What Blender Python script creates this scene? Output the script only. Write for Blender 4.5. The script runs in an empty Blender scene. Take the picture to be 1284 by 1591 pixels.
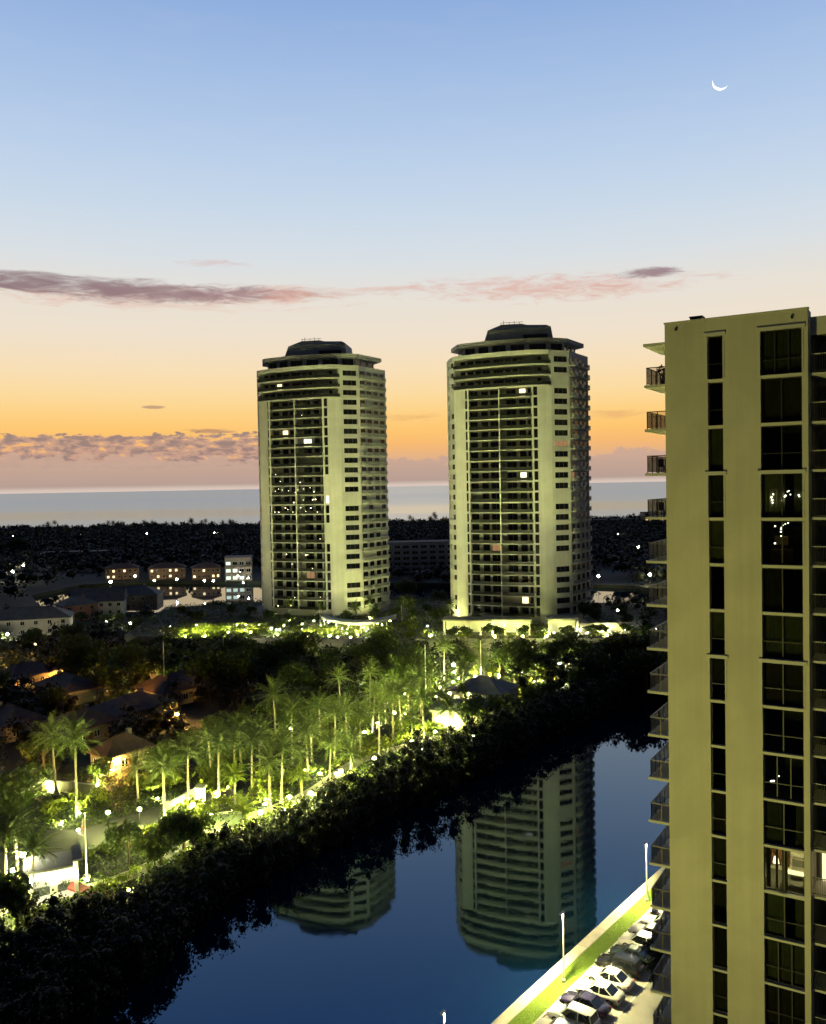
import bpy, bmesh, math, random
import numpy as np
from mathutils import Vector, Matrix
R = math.radians
rnd = random.Random(7)
S = bpy.context.scene
C = S.collection

# ------------------------------------------------------------------ camera
CAM_H, FOC, PW, PH = 47.0, 1350.0, 1284, 1591
PITCH, ROLL = math.atan(40.5 / FOC), R(1.07)
cam = bpy.data.objects.new('camera', bpy.data.cameras.new('camera'))
C.objects.link(cam)
cam.data.sensor_fit = 'VERTICAL'
cam.data.sensor_height = 24.0
cam.data.lens = 24.0 * FOC / PH
cam.data.clip_start, cam.data.clip_end = 0.5, 200000.0
cam.matrix_world = (Matrix.Translation((0, 0, CAM_H)) @ Matrix.Rotation(math.pi / 2 - PITCH, 4, 'X')
                    @ Matrix.Rotation(-ROLL, 4, 'Z'))
S.camera = cam

# ------------------------------------------------------------------ render / view
S.render.engine = 'CYCLES'
S.view_settings.view_transform = 'Standard'
S.view_settings.look = 'None'
S.view_settings.exposure = 0.0
S.view_settings.gamma = 1.0
S.cycles.use_denoising = True
S.cycles.max_bounces = 6
S.cycles.diffuse_bounces = 3
S.cycles.glossy_bounces = 4
S.cycles.transparent_max_bounces = 10
S.cycles.sample_clamp_indirect = 4.0
S.cycles.caustics_reflective = False
S.cycles.caustics_refractive = False


def lin(r, g, b):
    f = lambda c: c / 12.92 if c <= 0.04045 else ((c + 0.055) / 1.055) ** 2.4
    return (f(r / 255), f(g / 255), f(b / 255), 1.0)


# ------------------------------------------------------------------ node helper
class NT:
    def __init__(s, tree):
        s.t = tree
        tree.nodes.clear()

    def n(s, typ, **kw):
        nd = s.t.nodes.new(typ)
        for k, v in kw.items():
            if k.startswith('i_'):
                nd.inputs[int(k[2:])].default_value = v
            else:
                setattr(nd, k, v)
        return nd

    def set(s, sock, v):
        if isinstance(v, bpy.types.NodeSocket):
            s.t.links.new(v, sock)
        else:
            sock.default_value = v

    def math(s, op, a, b=0.0, c=0.0, clamp=False):
        nd = s.n('ShaderNodeMath', operation=op, use_clamp=clamp)
        s.set(nd.inputs[0], a); s.set(nd.inputs[1], b); s.set(nd.inputs[2], c)
        return nd.outputs[0]

    def mix(s, fac, a, b, blend='MIX'):
        nd = s.n('ShaderNodeMix', data_type='RGBA', blend_type=blend)
        s.set(nd.inputs[0], fac); s.set(nd.inputs[6], a); s.set(nd.inputs[7], b)
        return nd.outputs[2]

    def mapr(s, v, a, b, c=0.0, d=1.0, smooth=True):
        nd = s.n('ShaderNodeMapRange', interpolation_type='SMOOTHSTEP' if smooth else 'LINEAR', clamp=True)
        s.set(nd.inputs[0], v); nd.inputs[1].default_value = a; nd.inputs[2].default_value = b
        nd.inputs[3].default_value = c; nd.inputs[4].default_value = d
        return nd.outputs[0]

    def noise(s, vec, scale, detail=4.0, rough=0.55, lac=2.0, dist=0.0):
        nd = s.n('ShaderNodeTexNoise')
        if vec is not None:
            s.t.links.new(vec, nd.inputs['Vector'])
        nd.inputs['Scale'].default_value = scale; nd.inputs['Detail'].default_value = detail
        nd.inputs['Roughness'].default_value = rough; nd.inputs['Distortion'].default_value = dist
        return nd

    def ramp(s, v, stops):
        nd = s.n('ShaderNodeValToRGB')
        cr = nd.color_ramp
        while len(cr.elements) > 1:
            cr.elements.remove(cr.elements[-1])
        cr.elements[0].position, cr.elements[0].color = stops[0]
        for p, c in stops[1:]:
            e = cr.elements.new(p); e.color = c
        s.set(nd.inputs[0], v)
        return nd.outputs[0]

    def xyz(s, x, y, z):
        nd = s.n('ShaderNodeCombineXYZ')
        s.set(nd.inputs[0], x); s.set(nd.inputs[1], y); s.set(nd.inputs[2], z)
        return nd.outputs[0]


# ------------------------------------------------------------------ world: twilight before sunrise over the sea
def make_world():
    w = bpy.data.worlds.new('World'); S.world = w; w.use_nodes = True
    N = NT(w.node_tree)
    tc = N.n('ShaderNodeTexCoord')
    sep = N.n('ShaderNodeSeparateXYZ'); w.node_tree.links.new(tc.outputs['Generated'], sep.inputs[0])
    X, Y, Z = sep.outputs
    el = N.math('MULTIPLY', N.math('ARCSINE', Z), 180 / math.pi)
    az = N.math('MULTIPLY', N.math('ARCTAN2', X, Y), 180 / math.pi)
    st = [(-3, (176, 150, 136)), (0.0, (188, 160, 142)), (0.9, (200, 164, 138)), (1.8, (224, 176, 136)), (2.7, (246, 184, 114)),
          (3.7, (253, 197, 111)), (4.7, (253, 208, 130)), (6.0, (251, 218, 158)), (7.6, (247, 222, 182)), (9.6, (239, 224, 203)),
          (12.0, (231, 224, 213)), (14.5, (216, 223, 228)), (17.5, (200, 216, 233)), (21, (183, 205, 233)), (25, (163, 190, 228)),
          (29, (142, 173, 221)), (33, (122, 160, 220)), (40, (84, 128, 202)), (50, (42, 70, 130)), (64, (20, 34, 68)), (90, (10, 18, 40))]
    pos = N.math('DIVIDE', N.math('ADD', el, 3.0), 93.0)
    sky = N.ramp(pos, [((e + 3) / 93.0, lin(*c)) for e, c in st])
    # fine streaky structure near the horizon
    v = N.xyz(N.math('MULTIPLY', az, 0.16), N.math('MULTIPLY', el, 0.9), 0.0)
    nz = N.noise(v, 1.0, 5.0, 0.55).outputs[0]
    # ---- clouds (all laid out by azimuth and elevation of the sky)
    def ellipse(a0, wa, e0, we, amp, lo, hi, noise, tilt=0.0):
        da = N.math('SUBTRACT', az, a0)
        de = N.math('SUBTRACT', N.math('SUBTRACT', el, e0), N.math('MULTIPLY', da, tilt))
        q = N.math('ADD', N.math('POWER', N.math('ABSOLUTE', N.math('DIVIDE', da, wa)), 2.0),
                   N.math('POWER', N.math('ABSOLUTE', N.math('DIVIDE', de, we)), 2.0))
        m = N.math('ADD', N.math('SUBTRACT', 1.0, q), N.math('MULTIPLY', N.math('SUBTRACT', noise, 0.5), amp))
        return N.mapr(m, lo, hi)
    vs = N.xyz(N.math('MULTIPLY', az, 0.32), N.math('MULTIPLY', el, 1.9), 3.0)
    ns = N.noise(vs, 1.0, 7.0, 0.62, dist=0.6).outputs[0]
    vs2 = N.xyz(N.math('MULTIPLY', az, 0.55), N.math('MULTIPLY', el, 2.6), 9.0)
    ns2 = N.noise(vs2, 1.0, 7.0, 0.65, dist=0.9).outputs[0]
    # pink lower fringe first, darker body above
    m = ellipse(-16, 14.0, 12.05, 0.95, 3.6, 0.0, 1.6, ns, 0.015)
    sky = N.mix(N.math('MULTIPLY', m, 0.75), sky, lin(226, 178, 160))
    m = ellipse(-21.5, 10.6, 12.45, 0.74, 2.6, 0.0, 1.1, ns, 0.0)
    sky = N.mix(N.math('MULTIPLY', m, 0.95), sky, lin(140, 116, 122))
    m = ellipse(-14.5, 9.5, 12.2, 0.72, 2.8, 0.0, 1.2, ns2, 0.03)
    sky = N.mix(N.math('MULTIPLY', m, 0.88), sky, lin(152, 124, 128))
    m = ellipse(-7.0, 5.4, 12.40, 0.42, 2.4, 0.1, 1.3, ns, 0.02)
    sky = N.mix(N.math('MULTIPLY', m, 0.7), sky, lin(208, 154, 140))
    m = ellipse(9.0, 11.5, 12.45, 1.0, 3.6, 0.05, 1.7, ns2, -0.012)
    sky = N.mix(N.math('MULTIPLY', m, 0.85), sky, lin(220, 168, 154))
    m = ellipse(15.4, 2.3, 12.95, 0.40, 2.2, 0.0, 1.0, ns2, 0.0)
    sky = N.mix(N.math('MULTIPLY', m, 0.9), sky, lin(150, 122, 128))
    m = ellipse(-12.4, 3.0, 14.15, 0.34, 2.6, 0.2, 1.6, ns2, 0.0)
    sky = N.mix(N.math('MULTIPLY', m, 0.6), sky, lin(216, 176, 168))
    m = ellipse(-16.4, 0.85, 5.25, 0.13, 1.6, 0.1, 0.9, ns2, 0.0)
    sky = N.mix(N.math('MULTIPLY', m, 0.75), sky, lin(176, 140, 122))
    m = ellipse(-12.9, 2.0, 3.75, 0.20, 2.2, 0.1, 0.9, ns2, 0.0)
    sky = N.mix(N.math('MULTIPLY', m, 0.8), sky, lin(178, 136, 112))
    m = ellipse(0.4, 3.6, 4.5, 0.42, 3.0, 0.3, 1.7, ns2, 0.0)
    sky = N.mix(N.math('MULTIPLY', m, 0.6), sky, lin(224, 164, 104))
    m = ellipse(13, 3.6, 4.4, 0.5, 3.0, 0.3, 1.7, ns, 0.0)
    sky = N.mix(N.math('MULTIPLY', m, 0.6), sky, lin(222, 164, 110))
    m = ellipse(-1.5, 5.0, 12.72, 0.20, 2.2, 0.0, 1.3, ns2, 0.03)
    sky = N.mix(N.math('MULTIPLY', m, 0.6), sky, lin(222, 176, 160))
    # broken cumulus on the horizon bank
    vc = N.xyz(N.math('MULTIPLY', az, 0.95), N.math('MULTIPLY', el, 2.6), 21.0)
    nc = N.noise(vc, 1.0, 6.0, 0.6, dist=0.2).outputs[0]
    band = N.math('MULTIPLY', N.mapr(el, 0.9, 1.7), N.math('SUBTRACT', 1.0, N.mapr(el, 3.0, 4.7)))
    side = N.mapr(N.math('ABSOLUTE', N.math('ADD', az, 17.0)), 5.0, 15.0, 1.0, 0.55)
    cm = N.mapr(N.math('MULTIPLY', N.math('MULTIPLY', nc, band), side), 0.375, 0.425)
    sky = N.mix(N.math('MULTIPLY', cm, 0.9), sky, N.mix(N.mapr(nc, 0.42, 0.62), lin(202, 160, 140), lin(142, 122, 124)))
    # the bank itself, ragged top
    vb = N.xyz(N.math('MULTIPLY', az, 0.8), N.math('MULTIPLY', el, 1.2), 5.0)
    nb = N.noise(vb, 1.0, 6.0, 0.6).outputs[0]
    top = N.math('SUBTRACT', N.math('ADD', N.math('MULTIPLY', N.math('SUBTRACT', nb, 0.5), 2.6), 1.95), el)
    top = N.math('ADD', top, N.mapr(N.math('ABSOLUTE', az), 8.0, 20.0, 0.0, 0.35))
    bm_ = N.mapr(top, 0.0, 0.28)
    bankc = N.ramp(N.math('DIVIDE', el, 3.0), [(0.0, lin(178, 156, 148)), (0.35, lin(190, 162, 148)), (1.0, lin(210, 170, 148))])
    sky = N.mix(N.math('MULTIPLY', bm_, 0.9), sky, bankc)
    # pale strip of light on the skyline itself
    hz = N.math('MULTIPLY', N.mapr(el, 0.40, 0.05), 0.6)
    sky = N.mix(hz, sky, lin(236, 218, 204))
    sky = N.mix(N.math('MULTIPLY', N.math('SUBTRACT', nz, 0.5), 0.12), sky, lin(255, 240, 225))
    # the glow is in the east (ahead); the sky darkens smoothly towards the west
    hl = N.math('SQRT', N.math('ADD', N.math('ADD', N.math('MULTIPLY', X, X), N.math('MULTIPLY', Y, Y)), 1e-6))
    ca = N.math('DIVIDE', Y, hl)
    fall = N.mapr(ca, 0.0, 0.88, 0.03, 1.0)
    up = N.mapr(el, 40.0, 90.0)
    fall = N.math('ADD', N.math('MULTIPLY', fall, N.math('SUBTRACT', 1.0, up)), N.math('MULTIPLY', up, 0.35))
    west = N.mix(fall, lin(17, 24, 40), sky)
    nis = N.n('ShaderNodeTexSky', sky_type='NISHITA', sun_disc=False)
    nis.sun_elevation = R(-4.0); nis.sun_rotation = 0.0
    bg1 = N.n('ShaderNodeBackground'); N.set(bg1.inputs[0], west); bg1.inputs[1].default_value = 1.0
    bg2 = N.n('ShaderNodeBackground'); N.set(bg2.inputs[0], nis.outputs[0]); bg2.inputs[1].default_value = 0.05
    add = N.n('ShaderNodeAddShader')
    w.node_tree.links.new(bg1.outputs[0], add.inputs[0]); w.node_tree.links.new(bg2.outputs[0], add.inputs[1])
    out = N.n('ShaderNodeOutputWorld'); w.node_tree.links.new(add.outputs[0], out.inputs[0])
make_world()

sun = bpy.data.objects.new('sun', bpy.data.lights.new('sun', 'SUN'))
sun.data.energy = 0.02; sun.data.angle = R(12); sun.data.color = (1, 0.7, 0.45)
sun.rotation_euler = (R(-88), 0, 0)      # skyglow from the east, just under the horizon
C.objects.link(sun)

# ------------------------------------------------------------------ geometry helpers
def ground(px, py, z=1.5):
    """where the line of sight through a survey point of the photograph meets the level z"""
    x = (px - PW / 2) / FOC; y = -(py - PH / 2) / FOC
    c, s = math.cos(ROLL), math.sin(ROLL)
    x, y = x * c + y * s, -x * s + y * c
    cp, sp = math.cos(PITCH), math.sin(PITCH)
    X, Y, Z = x, cp + y * sp, y * cp - sp
    t = (z - CAM_H) / Z
    return Vector((X * t, Y * t, z))

EU, EV = Vector((.616, .788, 0)), Vector((-.788, .616, 0))      # along / across the canal
CAZ = math.atan2(.788, .616)                                      # canal heading
def uv(u, v, z=0.0):
    p = EU * u + EV * v
    return Vector((p.x, p.y, z))
def touv(p):
    return p.x * .616 + p.y * .788, -p.x * .788 + p.y * .616


class MB:
    def __init__(s):
        s.v = []; s.f = []; s.m = []; s.mi = 0
    def add(s, vs, fs):
        o = len(s.v); s.v += [tuple(v) for v in vs]
        for f in fs:
            s.f.append(tuple(i + o for i in f)); s.m.append(s.mi)
    def box(s, c, d, rz=0.0):
        hx, hy, hz = d[0] / 2, d[1] / 2, d[2] / 2
        co, si = math.cos(rz), math.sin(rz)
        vs = []
        for z in (-hz, hz):
            for x, y in ((-hx, -hy), (hx, -hy), (hx, hy), (-hx, hy)):
                vs.append((c[0] + x * co - y * si, c[1] + x * si + y * co, c[2] + z))
        s.add(vs, [(3, 2, 1, 0), (4, 5, 6, 7), (0, 1, 5, 4), (1, 2, 6, 5), (2, 3, 7, 6), (3, 0, 4, 7)])
        return s
    def b2(s, x0, x1, y0, y1, z0, z1):
        return s.box(((x0 + x1) / 2, (y0 + y1) / 2, (z0 + z1) / 2), (x1 - x0, y1 - y0, z1 - z0))
    def prism(s, poly, z0, z1, caps=True):
        n = len(poly)
        a = sum(poly[i][0] * poly[(i + 1) % n][1] - poly[(i + 1) % n][0] * poly[i][1] for i in range(n))
        if a < 0: poly = poly[::-1]
        vs = [(p[0], p[1], z0) for p in poly] + [(p[0], p[1], z1) for p in poly]
        fs = [(i, (i + 1) % n, n + (i + 1) % n, n + i) for i in range(n)]
        if caps: fs += [tuple(range(n))[::-1], tuple(range(n, 2 * n))]
        s.add(vs, fs)
        return s
    def tube(s, pts, rs, n=8, cap=True):
        pts = [Vector(p) for p in pts]; o = []
        for i, p in enumerate(pts):
            d = (pts[min(i + 1, len(pts) - 1)] - pts[max(i - 1, 0)]).normalized()
            a = d.orthogonal().normalized() if abs(d.z) < .95 else (Vector((1, 0, 0)) - d * d.x).normalized()
            b = d.cross(a); r = rs[i] if isinstance(rs, (list, tuple)) else rs
            o += [p + a * (r * math.cos(2 * math.pi * k / n)) + b * (r * math.sin(2 * math.pi * k / n)) for k in range(n)]
        fs = []
        for i in range(len(pts) - 1):
            for k in range(n):
                fs.append((i * n + k, i * n + (k + 1) % n, (i + 1) * n + (k + 1) % n, (i + 1) * n + k))
        if cap: fs += [tuple(range(n))[::-1], tuple(range(len(pts) * n - n, len(pts) * n))]
        s.add(o, fs)
        return s
    def ico(s, c, r, sub=1, sz=1.0):
        bm = bmesh.new(); bmesh.ops.create_icosphere(bm, subdivisions=sub, radius=r)
        s.add([(v.co.x + c[0], v.co.y + c[1], v.co.z * sz + c[2]) for v in bm.verts], [tuple(v.index for v in f.verts) for f in bm.faces])
        bm.free(); return s
    def mesh(s, name, *mats, smooth=False):
        me = bpy.data.meshes.new(name); me.from_pydata(s.v, [], s.f)
        for m in mats: me.materials.append(m)
        if len(mats) > 1: me.polygons.foreach_set('material_index', s.m)
        if smooth: me.polygons.foreach_set('use_smooth', [True] * len(s.f))
        me.update(); return me


def npmesh(name, V, F, mat, smooth=False):
    """V (n,3), F (m,k) -> mesh, quickly"""
    me = bpy.data.meshes.new(name)
    me.vertices.add(len(V)); me.vertices.foreach_set('co', np.asarray(V, np.float32).ravel())
    k = F.shape[1]
    me.loops.add(F.size); me.loops.foreach_set('vertex_index', F.astype(np.int32).ravel())
    me.polygons.add(len(F)); me.polygons.foreach_set('loop_start', np.arange(0, F.size, k, dtype=np.int32))
    me.polygons.foreach_set('loop_total', np.full(len(F), k, np.int32))
    me.materials.append(mat); me.update(calc_edges=True)
    return me


def obj(name, me, parent=None, loc=(0, 0, 0), rz=0.0, sc=None):
    o = bpy.data.objects.new(name, me); C.objects.link(o)
    o.parent = parent; o.location = loc; o.rotation_euler = (0, 0, rz)
    if sc is not None: o.scale = sc if hasattr(sc, '__len__') else (sc, sc, sc)
    return o
def tag(o, label=None, cat=None, group=None, kind=None):
    if label: o['label'] = label
    if cat: o['category'] = cat
    if group: o['group'] = group
    if kind: o['kind'] = kind
    return o
def thing(name, label, cat, loc=(0, 0, 0), rz=0.0, group=None):
    return tag(obj(name, None, None, loc, rz), label, cat, group)
def kids(o): return [c for c in C.objects if c.parent == o]
KID = {}
def part(name, me, parent, loc=(0, 0, 0), rz=0.0, sc=None):
    o = obj(name, me, parent, loc, rz, sc); KID.setdefault(parent.name, []).append(o); return o
def copy_tree(o, loc, rz=None, sc=None, parent=None, label=None, group=None):
    c = o.copy(); C.objects.link(c)
    if parent is not None: c.parent = parent
    else:
        c.location = loc
        if rz is not None: c.rotation_euler = (0, 0, rz)
        if sc is not None: c.scale = sc if hasattr(sc, '__len__') else (sc, sc, sc)
    if label: c['label'] = label
    if group: c['group'] = group
    for k in KID.get(o.name, []):
        k2 = copy_tree(k, None, parent=c); KID.setdefault(c.name, []).append(k2)
    return c


# ------------------------------------------------------------------ materials
def mat(name, col, rough=0.7, metal=0.0, spec=0.5, var=0.0, vscale=1.0, bump=0.0, bscale=30.0, streak=0.0, emit=None, es=0.0, col2=None, rnd_obj=0.0):
    m = bpy.data.materials.new(name); m.use_nodes = True
    N = NT(m.node_tree)
    b = N.n('ShaderNodeBsdfPrincipled'); out = N.n('ShaderNodeOutputMaterial')
    m.node_tree.links.new(b.outputs[0], out.inputs[0])
    c4 = tuple(col) + (1.0,)
    b.inputs['Roughness'].default_value = rough; b.inputs['Metallic'].default_value = metal
    b.inputs['Specular IOR Level'].default_value = spec
    b.inputs['Base Color'].default_value = c4
    tc = N.n('ShaderNodeTexCoord')
    csock = None
    if var > 0 or col2:
        nz = N.noise(tc.outputs['Object'], vscale, 6.0, 0.6).outputs[0]
        d = tuple(col2) + (1.0,) if col2 else tuple(max(0, c * (1 - var)) for c in col) + (1.0,)
        csock = N.mix(N.mapr(nz, 0.35, 0.68), c4, d)
    if streak > 0:      # rain streaks and patched paint running down the wall
        mp = N.n('ShaderNodeMapping'); mp.inputs['Scale'].default_value = (1.6, 1.6, .05); m.node_tree.links.new(tc.outputs['Object'], mp.inputs[0])
        s1 = N.noise(mp.outputs[0], 1.0, 6.0, .65).outputs[0]
        m3 = N.n('ShaderNodeMapping'); m3.inputs['Scale'].default_value = (.25, .25, .345); m.node_tree.links.new(tc.outputs['Object'], m3.inputs[0])
        s2 = N.noise(m3.outputs[0], 1.0, 4.0, .6).outputs[0]
        f_ = N.math('MULTIPLY', N.mapr(s1, .3, .72, 1 + streak * .5, 1 - streak), N.mapr(s2, .35, .65, 1 + streak * .4, 1 - streak * .6))
        h2 = N.n('ShaderNodeHueSaturation'); N.set(h2.inputs['Value'], f_); N.set(h2.inputs['Color'], csock if csock else c4); csock = h2.outputs[0]
    if rnd_obj > 0:
        oi = N.n('ShaderNodeObjectInfo')
        f = N.mapr(oi.outputs['Random'], 0, 1, 1 - rnd_obj, 1 + rnd_obj, smooth=False)
        hs = N.n('ShaderNodeHueSaturation'); N.set(hs.inputs['Value'], f)
        hs.inputs['Hue'].default_value = 0.5
        N.set(hs.inputs['Hue'], N.mapr(N.math('FRACT', N.math('MULTIPLY', oi.outputs['Random'], 17.3)), 0, 1, 0.485, 0.515, smooth=False))
        N.set(hs.inputs['Color'], csock if csock else c4); csock = hs.outputs[0]
    if csock: N.set(b.inputs['Base Color'], csock)
    if bump > 0:
        bn = N.noise(tc.outputs['Object'], bscale, 5.0, 0.6).outputs[0]
        bp = N.n('ShaderNodeBump'); bp.inputs['Strength'].default_value = bump; bp.inputs['Distance'].default_value = 0.05
        N.set(bp.inputs['Height'], bn); m.node_tree.links.new(bp.outputs[0], b.inputs['Normal'])
    if emit:
        b.inputs['Emission Color'].default_value = tuple(emit) + (1.0,); b.inputs['Emission Strength'].default_value = es
    return m

def leafmat(name, col, col2, trans=0.3):
    m = bpy.data.materials.new(name); m.use_nodes = True
    N = NT(m.node_tree); out = N.n('ShaderNodeOutputMaterial')
    g = N.n('ShaderNodeNewGeometry'); oi = N.n('ShaderNodeObjectInfo')
    r = N.math('FRACT', N.math('ADD', g.outputs['Random Per Island'], oi.outputs['Random']))
    c = N.mix(r, tuple(col) + (1,), tuple(col2) + (1,))
    hs = N.n('ShaderNodeHueSaturation'); N.set(hs.inputs['Color'], c)
    N.set(hs.inputs['Value'], N.mapr(oi.outputs['Random'], 0, 1, 0.75, 1.3, smooth=False))
    d = N.n('ShaderNodeBsdfPrincipled'); N.set(d.inputs['Base Color'], hs.outputs[0]); d.inputs['Roughness'].default_value = 0.55
    d.inputs['Specular IOR Level'].default_value = 0.25
    t = N.n('ShaderNodeBsdfTranslucent'); N.set(t.inputs[0], hs.outputs[0])
    mx = N.n('ShaderNodeMixShader'); mx.inputs[0].default_value = trans
    L = m.node_tree.links
    L.new(d.outputs[0], mx.inputs[1]); L.new(t.outputs[0], mx.inputs[2]); L.new(mx.outputs[0], out.inputs[0])
    return m

def watermat(name, ripple, rscale, stretch, ior, base, rough=0.02, tint=None, bands=None):
    m = bpy.data.materials.new(name); m.use_nodes = True
    N = NT(m.node_tree); out = N.n('ShaderNodeOutputMaterial')
    b = N.n('ShaderNodeBsdfPrincipled'); m.node_tree.links.new(b.outputs[0], out.inputs[0])
    b.inputs['Base Color'].default_value = tuple(base) + (1,); b.inputs['Roughness'].default_value = rough
    b.inputs['IOR'].default_value = ior
    if tint: b.inputs['Specular Tint'].default_value = tuple(tint) + (1,)
    tc = N.n('ShaderNodeTexCoord')
    mp = N.n('ShaderNodeMapping'); mp.inputs['Scale'].default_value = stretch
    m.node_tree.links.new(tc.outputs['Object'], mp.inputs[0])
    a = N.noise(mp.outputs[0], rscale, 3.0, 0.5).outputs[0]
    bp = N.n('ShaderNodeBump'); bp.inputs['Strength'].default_value = 1.0; bp.inputs['Distance'].default_value = ripple
    N.set(bp.inputs['Height'], a); m.node_tree.links.new(bp.outputs[0], b.inputs['Normal'])
    if bands:       # wind lanes: calm and ruffled strips parallel to the shore
        m2 = N.n('ShaderNodeMapping'); m2.inputs['Scale'].default_value = (.0006, .003, 1); m.node_tree.links.new(tc.outputs['Object'], m2.inputs[0])
        c = N.noise(m2.outputs[0], 1.0, 3.0, .5).outputs[0]
        sp = N.n('ShaderNodeSeparateXYZ'); m.node_tree.links.new(tc.outputs['Object'], sp.inputs[0])
        yy = N.math('ADD', sp.outputs[1], N.math('MULTIPLY', N.math('SUBTRACT', c, .5), 700.0))
        g = lambda k: (k, k, k, 1)
        rr = N.ramp(N.math('DIVIDE', yy, 6000.0), [(.0, g(.25)), (.215, g(.25)), (.265, g(.19)), (.325, g(.19)), (.40, g(.25)), (.7, g(.27)), (1.0, g(.25))])
        sx = N.n('ShaderNodeSeparateColor'); N.set(sx.inputs[0], rr); m.node_tree.links.new(sx.outputs[0], b.inputs['Roughness'])
    return m

def glassmat(name, tint, gloss=(0.8, 0.85, 0.9), base=0.06):
    """thin window glass: see-through, with a mirror share that grows at grazing angles"""
    m = bpy.data.materials.new(name); m.use_nodes = True
    N = NT(m.node_tree); L = m.node_tree.links; out = N.n('ShaderNodeOutputMaterial')
    t = N.n('ShaderNodeBsdfTransparent'); t.inputs[0].default_value = tuple(tint) + (1,)
    g = N.n('ShaderNodeBsdfGlossy'); g.inputs['Roughness'].default_value = 0.02; g.inputs[0].default_value = tuple(gloss) + (1,)
    lw = N.n('ShaderNodeLayerWeight'); lw.inputs[0].default_value = 0.25
    mx = N.n('ShaderNodeMixShader'); N.set(mx.inputs[0], N.math('ADD', N.math('MULTIPLY', lw.outputs['Fresnel'], 0.8), base, clamp=True))
    L.new(t.outputs[0], mx.inputs[1]); L.new(g.outputs[0], mx.inputs[2]); L.new(mx.outputs[0], out.inputs[0])
    return m

def emat(name, col, s):
    m = bpy.data.materials.new(name); m.use_nodes = True
    N = NT(m.node_tree); e = N.n('ShaderNodeEmission'); out = N.n('ShaderNodeOutputMaterial')
    e.inputs[0].default_value = tuple(col) + (1,); e.inputs[1].default_value = s
    m.node_tree.links.new(e.outputs[0], out.inputs[0]); return m

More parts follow.
